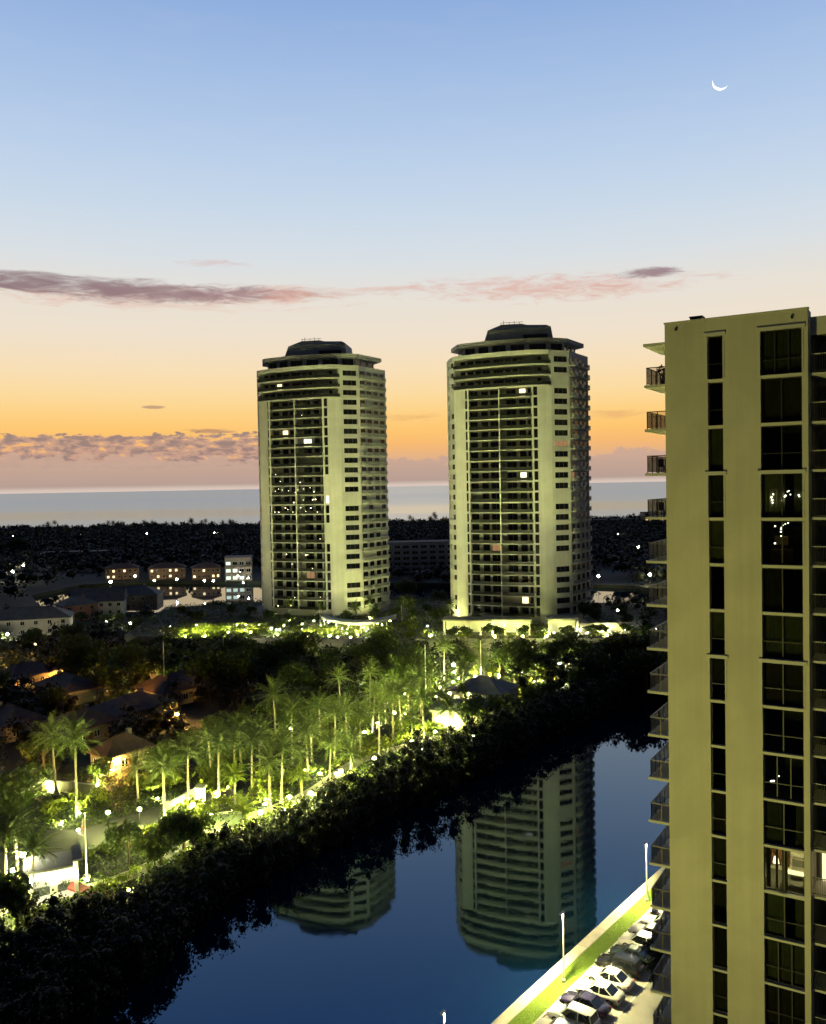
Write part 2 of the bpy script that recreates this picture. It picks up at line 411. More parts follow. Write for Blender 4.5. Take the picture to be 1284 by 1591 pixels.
WARM = (1.0, 0.86, 0.36); LIME = (0.93, 0.96, 0.30); COOL = (0.95, 1.0, 0.86); AMBER = (1.0, 0.50, 0.10)
M = dict(
    deck=mat('deck_paver', (.12, .115, .095), .9, var=.4, vscale=.3),
    garage=mat('garage_wall', (.16, .155, .13), .9, var=.3, vscale=.2),
    stucco=mat('stucco', (.60, .56, .43), .85, var=.10, vscale=.35, bump=.35, bscale=7, streak=.06),
    stucco2=mat('stucco_trim', (.58, .56, .47), .8, var=.08, vscale=1.2, bump=.15, bscale=12),
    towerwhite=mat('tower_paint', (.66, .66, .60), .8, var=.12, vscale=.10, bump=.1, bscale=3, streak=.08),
    towerslab=mat('tower_slab', (.62, .62, .55), .8, var=.10, vscale=.3),
    baywall_shade=mat('bay_wall', (.42, .43, .34), .85, var=.15, vscale=.3),  # darker than the piers: shade of the recess put into the colour
    towerrail=mat('tower_rail', (.022, .026, .02), .35, var=.3, vscale=.5),
    towerrail2=mat('tower_rail_pale', (.30, .32, .28), .4, var=.3, vscale=.4),
    towerdark=mat('roof_grey', (.52, .52, .48), .8, var=.25, vscale=.25),
    darkmetal=mat('dark_metal', (.03, .03, .03), .45, .4),
    blackframe=mat('black_frame', (.022, .02, .015), .5),
    bronze=mat('bronze_frame', (.10, .085, .06), .45, .5),
    whitemetal=mat('white_metal', (.72, .72, .68), .45),
    palemetal=mat('pale_pole', (.62, .60, .52), .5, .0),
    darkglass=mat('dark_glass', (.012, .014, .012), .06, spec=.6, rnd_obj=.6),
    winglass=glassmat('window_glass', (.62, .66, .60), (.14, .16, .17), .03),
    railglass=glassmat('rail_glass', (.88, .84, .78), base=.05),
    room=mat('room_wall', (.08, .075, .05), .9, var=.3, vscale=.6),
    curtain=mat('curtain', (.16, .15, .085), .9, var=.35, vscale=.7, rnd_obj=.5),
    curtain2=mat('curtain_brown', (.07, .05, .03), .9, var=.35, vscale=.7, rnd_obj=.4),
    wood=mat('wood', (.16, .07, .03), .5, var=.4, vscale=3),
    land=mat('earth', (.020, .024, .012), .95, var=.5, vscale=.05, bump=.4, bscale=.6),
    sand=mat('sand', (.35, .30, .22), .95, var=.2, vscale=.1),
    asphalt=mat('asphalt', (.034, .034, .031), .9, var=.3, vscale=.25, bump=.3, bscale=6),
    lot=mat('concrete_lot', (.36, .34, .29), .9, var=.18, vscale=.22, bump=.2, bscale=5),
    cap=mat('seawall_concrete', (.44, .41, .34), .85, var=.2, vscale=.6, bump=.2, bscale=7),
    paver=mat('paver', (.26, .24, .18), .85, var=.3, vscale=.5, bump=.2, bscale=4),
    kerb=mat('kerb_concrete', (.50, .48, .42), .85, var=.15, vscale=1.5),
    paint=mat('road_paint', (.75, .74, .68), .7, var=.25, vscale=3),
    lawn=mat('lawn', (.12, .20, .016), .95, var=.25, vscale=.5, col2=(.14, .20, .02), bump=.5, bscale=25),
    grass=mat('grass_blade', (.12, .20, .018), .8, rnd_obj=.0),
    gwall=mat('garden_wall', (.34, .31, .24), .9, var=.3, vscale=.6),
    wall=mat('house_wall', (.26, .22, .17), .85, var=.2, vscale=.5, rnd_obj=.15),
    wallw=mat('white_wall', (.66, .64, .56), .85, var=.12, vscale=.5),
    rooft=mat('tile_roof', (.10, .06, .045), .85, var=.35, vscale=.8, rnd_obj=.25),
    roofg=mat('grey_roof', (.13, .13, .125), .85, var=.3, vscale=.6),
    bark=mat('bark', (.10, .075, .05), .95, var=.4, vscale=4),
    palmbark=mat('palm_bark', (.22, .19, .14), .9, var=.35, vscale=5),
    tyre=mat('tyre', (.02, .02, .02), .8), rim=mat('rim', (.4, .4, .4), .3, .9),
    carglass=mat('car_glass', (.01, .012, .014), .05, spec=.8),
    redlens=mat('red_lens', (.25, .01, .01), .2), clearlens=mat('clear_lens', (.7, .7, .68), .1),
    red=mat('red_planting', (.35, .05, .02), .7, var=.3, vscale=2),
    leaf=leafmat('leaf_broad', (.030, .052, .011), (.060, .080, .016)),
    leafgarden=leafmat('leaf_garden', (.038, .072, .012), (.085, .115, .018), .35),
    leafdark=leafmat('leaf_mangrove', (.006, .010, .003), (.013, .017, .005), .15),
    leafpalm=leafmat('leaf_palm', (.050, .080, .016), (.105, .130, .034), .25),
    leaflime=leafmat('leaf_hedge', (.085, .115, .014), (.14, .165, .020), .35),
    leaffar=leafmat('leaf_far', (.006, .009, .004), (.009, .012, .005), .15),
    sea=watermat('sea_water', 0.02, 0.05, (0.35, 1.0, 1.0), 14.0, (.05, .055, .07), .22, (.78, .90, 1.0), True),
    canal=watermat('canal_water', 0.003, 0.45, (1, 1, 1), 1.92, (.001, .007, .018), .03, (.17, .58, 1.0)),
)

# ================================================================== THE SETTING
def filled(loops, z):
    """one flat sheet bounded by the first loop with the others cut out"""
    bm = bmesh.new(); edges = []
    for lp in loops:
        vs = [bm.verts.new((p[0], p[1], z)) for p in lp]
        for i in range(len(vs)): edges.append(bm.edges.new((vs[i], vs[(i + 1) % len(vs)])))
    bmesh.ops.triangle_fill(bm, edges=edges, use_beauty=True)
    for f in bm.faces:
        if f.normal.z < 0: f.normal_flip()
    mb = MB(); bm.verts.index_update()
    mb.add([v.co for v in bm.verts], [tuple(v.index for v in f.verts) for f in bm.faces]); bm.free()
    for lp in loops:      # banks
        for i in range(len(lp)):
            a, b = lp[i], lp[(i + 1) % len(lp)]
            mb.add([(a[0], a[1], -1.5), (b[0], b[1], -1.5), (b[0], b[1], z), (a[0], a[1], z)], [(0, 1, 2, 3)])
    return mb

def wob(a, b, n, amp, seed):
    r = random.Random(seed); out = []
    for i in range(n):
        t = i / n; p = a.lerp(b, t); q = (b - a).normalized(); nn = Vector((-q.y, q.x, 0))
        out.append(p + nn * r.uniform(-amp, amp))
    return out

SHORE = 1040
west_far = [Vector((-2600, -150, 0)), Vector((-2600, SHORE - 60, 0))]
def bankv(u):
    return float(np.interp(u, [-160, 30, 44, 52, 60, 66, 560], [68, 69.5, 71.8, 74.6, 77.8, 79.3, 79.3]))
_rb = random.Random(3)
bank = [uv(u, bankv(u) + _rb.uniform(-.6, .6)) for u in range(-160, 556, 6)]
shore_l = [Vector((x, SHORE + 25 * math.sin(x * .006) + 12 * math.sin(x * .021), 0)) for x in range(280, -2500, -90)]
land_loop = bank + [uv(560, 79.3)] + shore_l + west_far[::-1]
lag = [(-150, 345), (-120, 330), (-95, 326), (-70, 331), (-40, 338), (0, 344), (40, 338), (66, 328), (84, 322), (100, 330),
       (108, 350), (98, 378), (70, 392), (30, 402), (-20, 410), (-60, 420), (-95, 430), (-135, 440), (-165, 425), (-172, 385)]
lag = [(x + 1.5 * math.sin(i * 2.1), y + 1.5 * math.cos(i * 1.7)) for i, (x, y) in enumerate(lag)]
tag(obj('ground', filled([land_loop, lag], 1.5).mesh('ground', M['land'])), 'dark planted ground of the far canal bank', kind='structure')
east_loop = [uv(-160, 38.7), uv(560, 38.7), Vector((300, SHORE - 280, 0)), Vector((2600, SHORE - 200, 0)), Vector((2600, -200, 0)), uv(-160, -10)]
tag(obj('lot_ground', filled([east_loop], 1.42).mesh('lot_ground', M['lot'])), 'pale concrete ground of the near canal bank', kind='structure')

wm = MB(); wm.add([(-900, -300, 0), (1500, -300, 0), (1500, 900, 0), (-900, 900, 0)], [(0, 1, 2, 3)])
tag(obj('canal_water', wm.mesh('canal_water', M['canal'])), 'still dark blue water of the canal', kind='structure')
sm = MB(); sm.add([(-90000, 900, 0), (90000, 900, 0), (90000, 120000, 0), (-90000, 120000, 0)], [(0, 1, 2, 3)])
tag(obj('sea', sm.mesh('sea', M['sea'])), 'pale grey sea out to the horizon', kind='structure')
bt = MB()
pts = [(x, SHORE + 25 * math.sin(x * .006) + 12 * math.sin(x * .021)) for x in range(280, -2500, -90)]
for (x0, y0), (x1, y1) in zip(pts, pts[1:]):
    bt.add([(x0, y0 + 24, -.4), (x1, y1 + 24, -.4), (x1, y1 - 16, 1.9), (x0, y0 - 16, 1.9)], [(0, 1, 2, 3)])
tag(obj('beach', bt.mesh('beach', M['sand'])), 'sandy beach below the far trees', kind='structure')

# near bank: seawall cap slabs, lawn strip, kerb, stalls
def strip(name, u0, u1, v0, v1, z0, z1, m):
    poly = [uv(u0, v0), uv(u1, v0), uv(u1, v1), uv(u0, v1)]
    return MB().prism([(p.x, p.y) for p in poly], z0, z1).mesh(name, m)
sw = tag(obj('seawall', strip('seawall', -100, 300, 38.75, 39.75, -1.4, 1.36, M['cap'])), 'pale concrete seawall with cap slabs', kind='structure')
capm = MB().prism([(0, 0), (3.96, 0), (3.96, 1.12), (0, 1.12)], 0, .16).mesh('cap_slab', M['cap'])
for i in range(34):
    p = uv(40 + 4 * i, 38.69, 1.36 + rnd.uniform(-.004, .006))
    obj('cap_slab', capm, sw, p, CAZ)
tag(obj('lawn', strip('lawn', -100, 300, 36.95, 38.66, 1.0, 1.50, M['lawn'])), 'narrow lit green lawn between seawall and parked cars', kind='structure')
# grass blades on the lawn
def grass(n, u0, u1, v0, v1, z, h):
    r = np.random.default_rng(5)
    U = r.uniform(u0, u1, n); Vv = r.uniform(v0, v1, n); a = r.uniform(0, 6.28, n)
    bx = U * .616 - Vv * .788; by = U * .788 + Vv * .616
    hh = h * r.uniform(.5, 1.2, n); w = .05
    V = np.empty((n, 3, 3)); V[:, 0] = np.stack([bx - w * np.cos(a), by - w * np.sin(a), np.full(n, z)], 1)
    V[:, 1] = np.stack([bx + w * np.cos(a), by + w * np.sin(a), np.full(n, z)], 1)
    V[:, 2] = np.stack([bx + r.uniform(-.06, .06, n), by + r.uniform(-.06, .06, n), z + hh], 1)
    return npmesh('grass', V.reshape(-1, 3), np.arange(3 * n).reshape(-1, 3), M['grass'])
tag(obj('grass', grass(24000, 50, 112, 37.0, 38.6, 1.49, .045)), 'short mown grass on the strip beside the seawall', 'grass', kind='stuff')
kerb = tag(obj('kerb', strip('kerb', -100, 300, 36.72, 36.93, 1.0, 1.545, M['kerb'])), 'pale concrete kerb along the lawn', kind='structure')
lines = MB()
for i in range(22):
    lines.box(uv(50.6 + 2.62 * i, 34.2, 1.425), (.10, 4.9, .008), CAZ)
lines.box(uv(78, 31.7, 1.4255), (60, .10, .008), CAZ)
tag(obj('stall_lines', lines.mesh('stall_lines', M['paint'])), 'white painted parking stall lines', kind='structure')
island = strip('lot_island', 66.5, 100, 22.6, 26.0, 1.2, 1.56, M['kerb'])
tag(obj('lot_island', island), 'raised planted island beside the apartment block', kind='structure')

# far bank: promenade, drive, plaza, roads
def ribbon(pts, w, z, m, name):
    mb = MB(); L = []; Rr = []
    for i, p in enumerate(pts):
        d = (pts[min(i + 1, len(pts) - 1)] - pts[max(i - 1, 0)]).normalized(); nn = Vector((-d.y, d.x, 0)) * w / 2
        L.append((p + nn).to_2d()); Rr.append((p - nn).to_2d())
    for i in range(len(pts) - 1):
        mb.add([(*Rr[i], z), (*Rr[i + 1], z), (*L[i + 1], z), (*L[i], z)], [(0, 1, 2, 3)])
    return mb.mesh(name, m)
prom = [uv(u, 92.6 + 2.2 * math.sin(u * .07) + 1.1 * math.sin(u * .19)) for u in range(30, 212, 3)]
tag(obj('promenade', ribbon(prom, 2.6, 1.512, M['paver'], 'promenade')), 'pale winding garden walk on the far bank', kind='structure')
drive = [uv(u, 104 + 3 * math.sin(u * .05)) for u in range(20, 150, 4)]
tag(obj('drive', ribbon(drive, 6.5, 1.508, M['asphalt'], 'drive')), 'dark asphalt drive behind the garden walk', kind='structure')
plz = [ground(58, 1352), ground(132, 1352), ground(150, 1290), ground(72, 1290)]
tag(obj('forecourt', MB().prism([(p.x, p.y) for p in plz], 1.2, 1.516).mesh('forecourt', M['asphalt'])), 'asphalt forecourt beside the lit gatehouse', kind='structure')
road = [Vector((-190, 250, 0)), Vector((-140, 262, 0)), Vector((-95, 262, 0)), Vector((-60, 246, 0)), Vector((-20, 236, 0)), Vector((10, 232, 0))]
tag(obj('road', ribbon(road, 7, 1.506, M['asphalt'], 'road')), 'dark street between the houses and the towers', kind='structure')

# ================================================================== CONDOMINIUM TOWERS
FH, Z0, NF = 2.85, 10.7, 25
LITW = dict(warm=emat('lit_window_warm', (1, .80, .42), 2.2), dim=emat('lit_window_dim', (1, .55, .25), .35), cool=emat('lit_window_pale', (1, .95, .70), 1.8))

def punched(mb, P, Q, z0, z1, ops, depth=.3):
    """wall from P to Q (outside on the right hand when walking P->Q) with openings (s0,s1,za,zb) and their reveals"""
    P, Q = Vector((*P, 0)), Vector((*Q, 0)); L = (Q - P).length; d = (Q - P) / L; nin = Vector((-d.y, d.x, 0))
    xs = sorted({0.0, L, *[o[0] for o in ops], *[o[1] for o in ops]}); zs = sorted({z0, z1, *[o[2] for o in ops], *[o[3] for o in ops]})
    pt = lambda s, z, k=0.0: (P.x + d.x * s + nin.x * k, P.y + d.y * s + nin.y * k, z)
    for i in range(len(xs) - 1):
        for j in range(len(zs) - 1):
            cx, cz = (xs[i] + xs[i + 1]) / 2, (zs[j] + zs[j + 1]) / 2
            if any(o[0] < cx < o[1] and o[2] < cz < o[3] for o in ops): continue
            mb.add([pt(xs[i], zs[j]), pt(xs[i + 1], zs[j]), pt(xs[i + 1], zs[j + 1]), pt(xs[i], zs[j + 1])], [(0, 1, 2, 3)])
    for s0, s1, a, b in ops:
        mb.add([pt(s0, a), pt(s1, a), pt(s1, b), pt(s0, b), pt(s0, a, depth), pt(s1, a, depth), pt(s1, b, depth), pt(s0, b, depth)],
               [(0, 1, 5, 4), (1, 2, 6, 5), (2, 3, 7, 6), (3, 0, 4, 7)])
    return P, d, nin

WINCACHE = {}
def winmesh(w, h, panes, glass, frame, key):
    """a window lying in its local xz plane, origin at its lower left corner, outside towards -y"""
    k = (round(w, 2), round(h, 2), panes, key)
    if k not in WINCACHE:
        mb = MB(); mb.add([(0, .03, 0), (w, .03, 0), (w, .03, h), (0, .03, h)], [(0, 1, 2, 3)])
        mb.mi = 1; t = .07
        mb.b2(0, w, -.02, .06, 0, t); mb.b2(0, w, -.02, .06, h - t, h)
        for i in range(panes + 1):
            x = min(max(w * i / panes, t / 2), w - t / 2); mb.b2(x - t / 2, x + t / 2, -.024, .064, t, h - t)
        WINCACHE[k] = mb.mesh('window', glass, frame)
    return WINCACHE[k]

CURV = [(-12.1, 5.3), (-9.6, 4.3), (-7, 3.3), (-4, 2.3), (-1, 1.4), (2.2, .65), (5.1, 0.05)]
def tower(name, label, loc, rz, lit, blank, seed):
    r = random.Random(seed)
    root = thing(name, label, 'building', loc, rz)
    wall = MB(); wins = []; bayw = MB()
    ZT = Z0 + NF * FH; ZP = Z0 + (NF - 3) * FH
    fl = lambda i: Z0 + i * FH
    def openings(i0, i1, cols, a, b):
        return [(s0, s1, fl(i) + a, fl(i) + b) for i in range(i0, i1) for s0, s1 in cols]
    def face(P, Q, i0, i1, cols, a, b, panes, col0, depth=.3, frame=M['bronze'], skip=0.0, into=None):
        ops = []
        for i in range(i0, i1):
            for c, (s0, s1) in enumerate(cols):
                if (col0 + c, i) in blank or r.random() < skip: continue
                ops.append((s0, s1, fl(i) + a, fl(i) + b, col0 + c, i))
        Pv, d, nin = punched(into or wall, P, Q, fl(i0), fl(i1), [o[:4] for o in ops], depth)
        ang = math.atan2(d.y, d.x)
        for s0, s1, za, zb, c, i in ops:
            lt = lit.get((c, i)); g = LITW[lt] if lt else M['darkglass']
            me = winmesh(s1 - s0, zb - za, panes[min(c - col0, len(panes) - 1)], g, frame, lt or 'dark')
            p = Pv + d * s0 + nin * (depth - .06)
            wins.append((me, (p.x, p.y, za), ang))
    A0, A1, A2, A3, A4, A5, A6 = (-17.6, 11), (-16.2, 8), (-13.2, 6.1), (6.9, .15), (10.4, 1.2), (15.4, 4), (21.5, 17)
    A7, A8, A9 = (15, 28), (-12, 28), (-19, 18)
    face(A0, A1, 0, NF, [(.55, 2.75)], .85, 2.25, [2], 0, skip=.06)
    wall.add([(*A1, Z0 - 2.2), (*A2, Z0 - 2.2), (*A2, ZP), (*A1, ZP)], [(0, 1, 2, 3)])           # white pier
    # narrow glazed slot and fin beside the bay
    face((-13.2, 6.35), (-12.5, 5.95), 0, NF - 3, [(.12, .68)], .35, 2.65, [1], 20, .12)
    wall.b2(-12.5, -12.1, 5.25, 8.2, Z0, ZP)
    # bay back wall
    Pb, Qb = (-12.1, 8.0), (5.1, 2.7); Lb = math.dist(Pb, Qb)
    cols = [(Lb * a, Lb * b) for a, b in ((.015, .135), (.195, .305), (.34, .495), (.60, .755), (.805, .91), (.94, .99))]
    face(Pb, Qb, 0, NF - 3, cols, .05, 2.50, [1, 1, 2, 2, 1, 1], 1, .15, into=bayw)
    wall.b2(-3.9, -3.6, 1.9, 5.4, Z0, ZP)                                                        # party wall in the bay
    wall.b2(5.1, 5.5, .0, 2.9, Z0, ZP)
    face((5.5, .35), (6.7, .25), 0, NF - 3, [(.08, 1.12)], .25, 2.6, [1], 10, .25)
    wall.b2(6.7, 6.98, .12, 2.0, Z0, ZP)
    wall.add([(*A3, Z0 - 2.2), (*A4, Z0 - 2.2), (*A4, ZP), (*A3, ZP)], [(0, 1, 2, 3)])           # wide white pier
    face(A4, A5, 0, NF, [(.9, 5.1)], .7, 2.25, [3], 11, skip=.03)
    L6 = math.dist(A5, A6)
    face(A5, A6, 0, NF, [(.7, 3.2), (4.2, 6.6), (7.8, 10.2), (11.2, 13.4)], .1, 2.3, [2], 12, .2, skip=.10)
    for P, Q in ((A6, A7), (A7, A8), (A8, A9), (A9, A0)):
        LL = math.dist(P, Q); n = max(1, int(LL / 6))
        punched(wall, P, Q, Z0, ZT, [(LL * (k + .3) / n, LL * (k + .7) / n, fl(i) + .8, fl(i) + 2.2) for k in range(n) for i in range(0, NF)], .3)
    # dark core so nothing shows through the openings at the back
    core = MB().prism([(-16.6, 11.5), (-15.6, 9.2), (-12.6, 8.6), (5.6, 3.0), (10.0, 2.4), (14.8, 4.8), (20.6, 17), (14.5, 27.4), (-11.7, 27.4), (-18.2, 17.8)], Z0 - 2.2, ZT - .3)
    part('core', core.mesh('core', M['towerdark']), root)
    # top three floors: recessed wall behind a full-width curved balcony
    T0, T1 = (-15.7, 8.6), (9.9, 1.9); LT = math.dist(T0, T1)
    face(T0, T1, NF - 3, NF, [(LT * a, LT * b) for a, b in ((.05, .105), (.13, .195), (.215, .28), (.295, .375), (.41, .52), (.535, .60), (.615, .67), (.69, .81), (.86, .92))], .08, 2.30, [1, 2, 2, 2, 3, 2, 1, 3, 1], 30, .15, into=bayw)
    wall.b2(9.8, 10.4, 1.22, 2.6, ZP, ZT); wall.add([(*A1, ZP), (-15.7, 8.65, ZP), (-15.7, 8.65, ZT), (*A1, ZT)], [(0, 1, 2, 3)])
    # lobby storeys under the slab edge
    wall.prism([(-16, 8.4), (-12.6, 7.4), (5.4, 2.6), (10.2, 1.8), (15.2, 4.4), (21, 17), (14.7, 27.7), (-11.8, 27.7), (-18.6, 18), (-17.2, 11)], 1.0, Z0 + .0)
    part('wall', wall.mesh('wall', M['towerwhite']), root); part('bay_wall', bayw.mesh('bay_wall', M['baywall_shade']), root)
    for me, p, a in wins: part('window', me, root, p, a)
    # bay balconies
    poly = CURV + [(5.1, 2.6), (-12.1, 7.9)]
    slab = MB().prism(poly, -.11, .08).mesh('balcony_slab', M['towerslab'])
    rm = MB()
    for (x0, y0), (x1, y1) in zip(CURV, CURV[1:]):
        a = math.atan2(y1 - y0, x1 - x0); l = math.hypot(x1 - x0, y1 - y0); n = Vector((-math.sin(a), math.cos(a), 0)) * .12
        rm.mi = 0; rm.box(((x0 + x1) / 2 + n.x, (y0 + y1) / 2 + n.y, .54), (l, .05, .78), a)
        rm.mi = 1; rm.box(((x0 + x1) / 2 + n.x, (y0 + y1) / 2 + n.y, .97), (l, .07, .05), a)
    rail = rm.mesh('railing', M['towerrail'], M['bronze'])
    for i in range(NF - 3):
        s_ = part('balcony_slab', slab, root, (0, 0, fl(i))); part('railing', rail, s_)
    # curved top balconies
    F = [(-16.5, 7.7), (-13.2, 5.4), (-9.8, 3.8), (-7, 2.7), (-4, 1.6), (-1, .7), (2.2, .0), (5.1, -.4), (7.8, -.35), (9.7, .3), (10.5, 1.25)]
    slab = MB().prism(F + [(9.9, 2.0), (-15.7, 8.7)], -.14, .14).mesh('top_balcony_slab', M['towerslab'])
    rm = MB()
    for (x0, y0), (x1, y1) in zip(F, F[1:]):
        a = math.atan2(y1 - y0, x1 - x0); l = math.hypot(x1 - x0, y1 - y0); n = Vector((-math.sin(a), math.cos(a), 0)) * .12
        rm.mi = 0; rm.box(((x0 + x1) / 2 + n.x, (y0 + y1) / 2 + n.y, .62), (l, .05, .80), a)
        rm.mi = 1; rm.box(((x0 + x1) / 2 + n.x, (y0 + y1) / 2 + n.y, 1.05), (l, .07, .05), a)
    rail = rm.mesh('railing', M['towerrail'], M['bronze'])
    for i in range(NF - 3, NF):
        s_ = part('balcony_slab', slab, root, (0, 0, fl(i))); part('railing', rail, s_)
    # scalloped balconies of the side face
    d = Vector((A6[0] - A5[0], A6[1] - A5[1], 0)) / L6; nn = Vector((d.y, -d.x, 0))
    edge = []
    for k in range(25):
        s = .3 + (L6 - .6) * k / 24; o = .45 + .8 * abs(math.sin(math.pi * k / 8.0)) ** .6
        edge.append((A5[0] + d.x * s + nn.x * o, A5[1] + d.y * s + nn.y * o))
    sp = [(A5[0] + d.x * .3, A5[1] + d.y * .3)] + edge + [(A5[0] + d.x * (L6 - .3), A5[1] + d.y * (L6 - .3))]
    slab = MB().prism(sp, -.12, .12).mesh('side_balcony_slab', M['towerslab'])
    rm = MB()
    for (x0, y0), (x1, y1) in zip(edge, edge[1:]):
        a = math.atan2(y1 - y0, x1 - x0); l = math.hypot(x1 - x0, y1 - y0)
        rm.mi = 0; rm.box(((x0 + x1) / 2, (y0 + y1) / 2, .60), (l, .05, .84), a)
        rm.mi = 1; rm.box(((x0 + x1) / 2, (y0 + y1) / 2, 1.06), (l, .08, .06), a)
    rail = rm.mesh('railing', M['towerrail2'], M['towerslab'])
    for i in range(NF):
        s_ = part('balcony_slab', slab, root, (0, 0, fl(i))); part('railing', rail, s_)
    # roof parapet band
    out = F + [A4, A5, A6, A7, A8, A9, A0]
    part('parapet', MB().prism(out, ZT - .1, ZT + .95).mesh('parapet', M['towerwhite']), root)
    # penthouse, its flat oversailing roof, plant room
    pent = MB()
    PP = [(-13.5, 9.2), (-6, 5.6), (4, 3.9), (10, 4.2), (14.2, 6.2), (18, 17), (13, 25), (-11, 25), (-15.5, 17)]
    for i in range(len(PP)):
        P, Q = PP[i], PP[(i + 1) % len(PP)]; LL = math.dist(P, Q); n = max(1, int(LL / 3.4))
        Pv, dd, nin = punched(pent, P, Q, ZT + .9, ZT + 3.6, [(LL * (k + .12) / n, LL * (k + .88) / n, ZT + 1.2, ZT + 3.2) for k in range(n)], .2)
        if i < 5:
            for k in range(n):
                p = Pv + dd * (LL * (k + .12) / n) + nin * .14
                part('penthouse_window', winmesh(LL * .76 / n, 2.0, 2, M['darkglass'], M['bronze'], 'dark'), root, (p.x, p.y, ZT + 1.2), math.atan2(dd.y, dd.x))
    pent.prism([(-12.8, 9.8), (-5.8, 6.2), (4, 4.5), (9.8, 4.8), (13.8, 6.8), (17.2, 17), (12.6, 24.4), (-10.8, 24.4), (-14.8, 17)], ZT + .9, ZT + 3.5)
    part('penthouse', pent.mesh('penthouse', M['towerdark']), root)
    roof = part('roof_slab', MB().prism([(-15.4, 10.0), (-14.0, 8.4), (-6.5, 5.0), (4.2, 3.2), (10.4, 3.4), (15.0, 5.8), (20.4, 17), (14.5, 26.5), (-12, 26.5), (-17.6, 17.5)], ZT + 3.55, ZT + 4.65).mesh('roof_slab', M['towerdark']), root)
    prof = [(-7.6, 0), (-6.6, 3.3), (-3.6, 4.6), (-2.8, 5.0), (2.8, 5.1), (4.2, 4.7), (9.6, 4.5), (10.8, 3.8), (11.4, 0)]
    mr = MB(); ya, yb = 7.0, 19.0; n = len(prof)
    vs = [(x, ya + (1.0 if z > 4 else 0.0) + (.25 * z), ZT + 4.65 + z) for x, z in prof] + [(x, yb, ZT + 4.65 + z) for x, z in prof]
    mr.add(vs, [tuple(range(n)), tuple(range(n, 2 * n))[::-1]] + [(i, n + i, n + (i + 1) % n, (i + 1) % n) for i in range(n)])
    part('plant_room', mr.mesh('plant_room', M['towerdark']), root)
    part('vent_box', MB().b2(3.2, 9.8, 6.2, 7.1, ZT + 4.7, ZT + 6.1).mesh('vent_box', M['darkmetal']), root)
    for x, h in ((-2.2, 1.5), (-.6, 1.0), (.8, 1.3), (2.2, .9), (-3.0, .8)):
        part('antenna', MB().tube([(x, 11, ZT + 9.2), (x, 11, ZT + 9.6 + h)], [.09, .05], 6).mesh('antenna', M['darkmetal']), root)
    part('roof_rail', MB().tube([(-3, 9.6, ZT + 10.2), (3.2, 9.6, ZT + 10.3)], .06, 5).mesh('roof_rail', M['darkmetal']), root)
    return root

T1P, T2P, TRZ = (-31.2, 256, 0), (27.4, 235, 0), R(-6.7)
blank1 = {(10, 13), (10, 12), (10, 8), (10, 7)} | {(11, 3)} | {(4, 15), (5, 15), (6, 15), (1, 14)}
t1 = tower('condominium_tower', 'pale high-rise with small lights on its lower balconies, beside the lit hedges', T1P, TRZ,
           {(2, 18): 'warm', (4, 17): 'cool', (10, 11): 'cool', (32, 23): 'warm', (4, 3): 'dim'}, blank1, 1)
t2 = tower('condominium_tower', 'pale high-rise rising behind the bright white colonnade, reflected whole in the canal', T2P, TRZ,
           {(5, 21): 'warm', (5, 13): 'cool', (3, 6): 'dim', (5, 1): 'warm', (11, 16): 'dim', (12, 13): 'dim'}, {(1, 11), (11, 22), (4, 1)}, 2)
# little lights on the railings of the first tower
bulb = MB().ico((0, 0, 0), .15, 1).mesh('balcony_bulb', emat('balcony_bulb', (1, .9, .55), 9))
rb = random.Random(4)
for i, n in ((10, 9), (11, 5), (12, 9), (13, 2), (5, 3), (4, 2), (1, 2), (0, 2), (7, 1), (14, 1), (20, 1)):
    for k in range(n):
        t = rb.uniform(0.3, 5.6) if n < 8 else min(5.7, .5 + 5.2 * k / n + rb.uniform(-.2, .2)); j = int(t); f = t - j
        x = CURV[j][0] * (1 - f) + CURV[j + 1][0] * f; y = CURV[j][1] * (1 - f) + CURV[j + 1][1] * f
        part('balcony_bulb', bulb, t1, (x, y - .1, Z0 + i * FH + rb.uniform(.5, 2.3)), sc=rb.uniform(.55, 1.1))

# ================================================================== PODIUM DECK between the towers
DZ = 8.5
deck = [(-78, 232), (-62, 226), (-20, 219), (10, 216.5), (50, 213.5), (58, 222), (56, 258), (30, 285), (-40, 300), (-82, 285)]
tag(obj('podium', MB().prism(deck, 1.0, DZ).mesh('podium', M['garage'])), 'long garage podium carrying both towers', 'podium')
tag(obj('deck_paving', MB().prism([(x * .985, 250 + (y - 250) * .985) for x, y in deck], DZ - .1, DZ + .03).mesh('deck_paving', M['deck'])), 'paved garden deck on the podium', kind='structure')
def colonnade(name, label, P, Q, n, z0, z1, depth):
    P, Q = Vector((*P, 0)), Vector((*Q, 0)); L = (Q - P).length; a = math.atan2(Q.y - P.y, Q.x - P.x)
    root = thing(name, label, 'colonnade', (P.x, P.y, z0), a)
    h = z1 - z0
    part('canopy_roof', MB().b2(-.4, L + .4, -.5, depth, h, h + .4).mesh('canopy_roof', M['gwall']), root)
    part('back_wall', MB().b2(0, L, depth - .3, depth - .05, 0, h).mesh('back_wall', M['wallw']), root)
    cm = MB().b2(-.22, .22, -.22, .22, 0, h).b2(-.32, .32, -.32, .32, 0, .3).b2(-.3, .3, -.3, .3, h - .25, h).mesh('column', M['wallw'])
    for i in range(n + 1): part('column', cm, root, (L * i / n, 0.3, 0))
    lm = MB().box((0, 0, 0), (.5, .5, .10)).mesh('ceiling_lamp', emat('ceiling_lamp_' + name, LIME, 60))
    for i in range(n): part('ceiling_lamp', lm, root, (L * (i + .5) / n, depth * .45, h - .06))
    return root
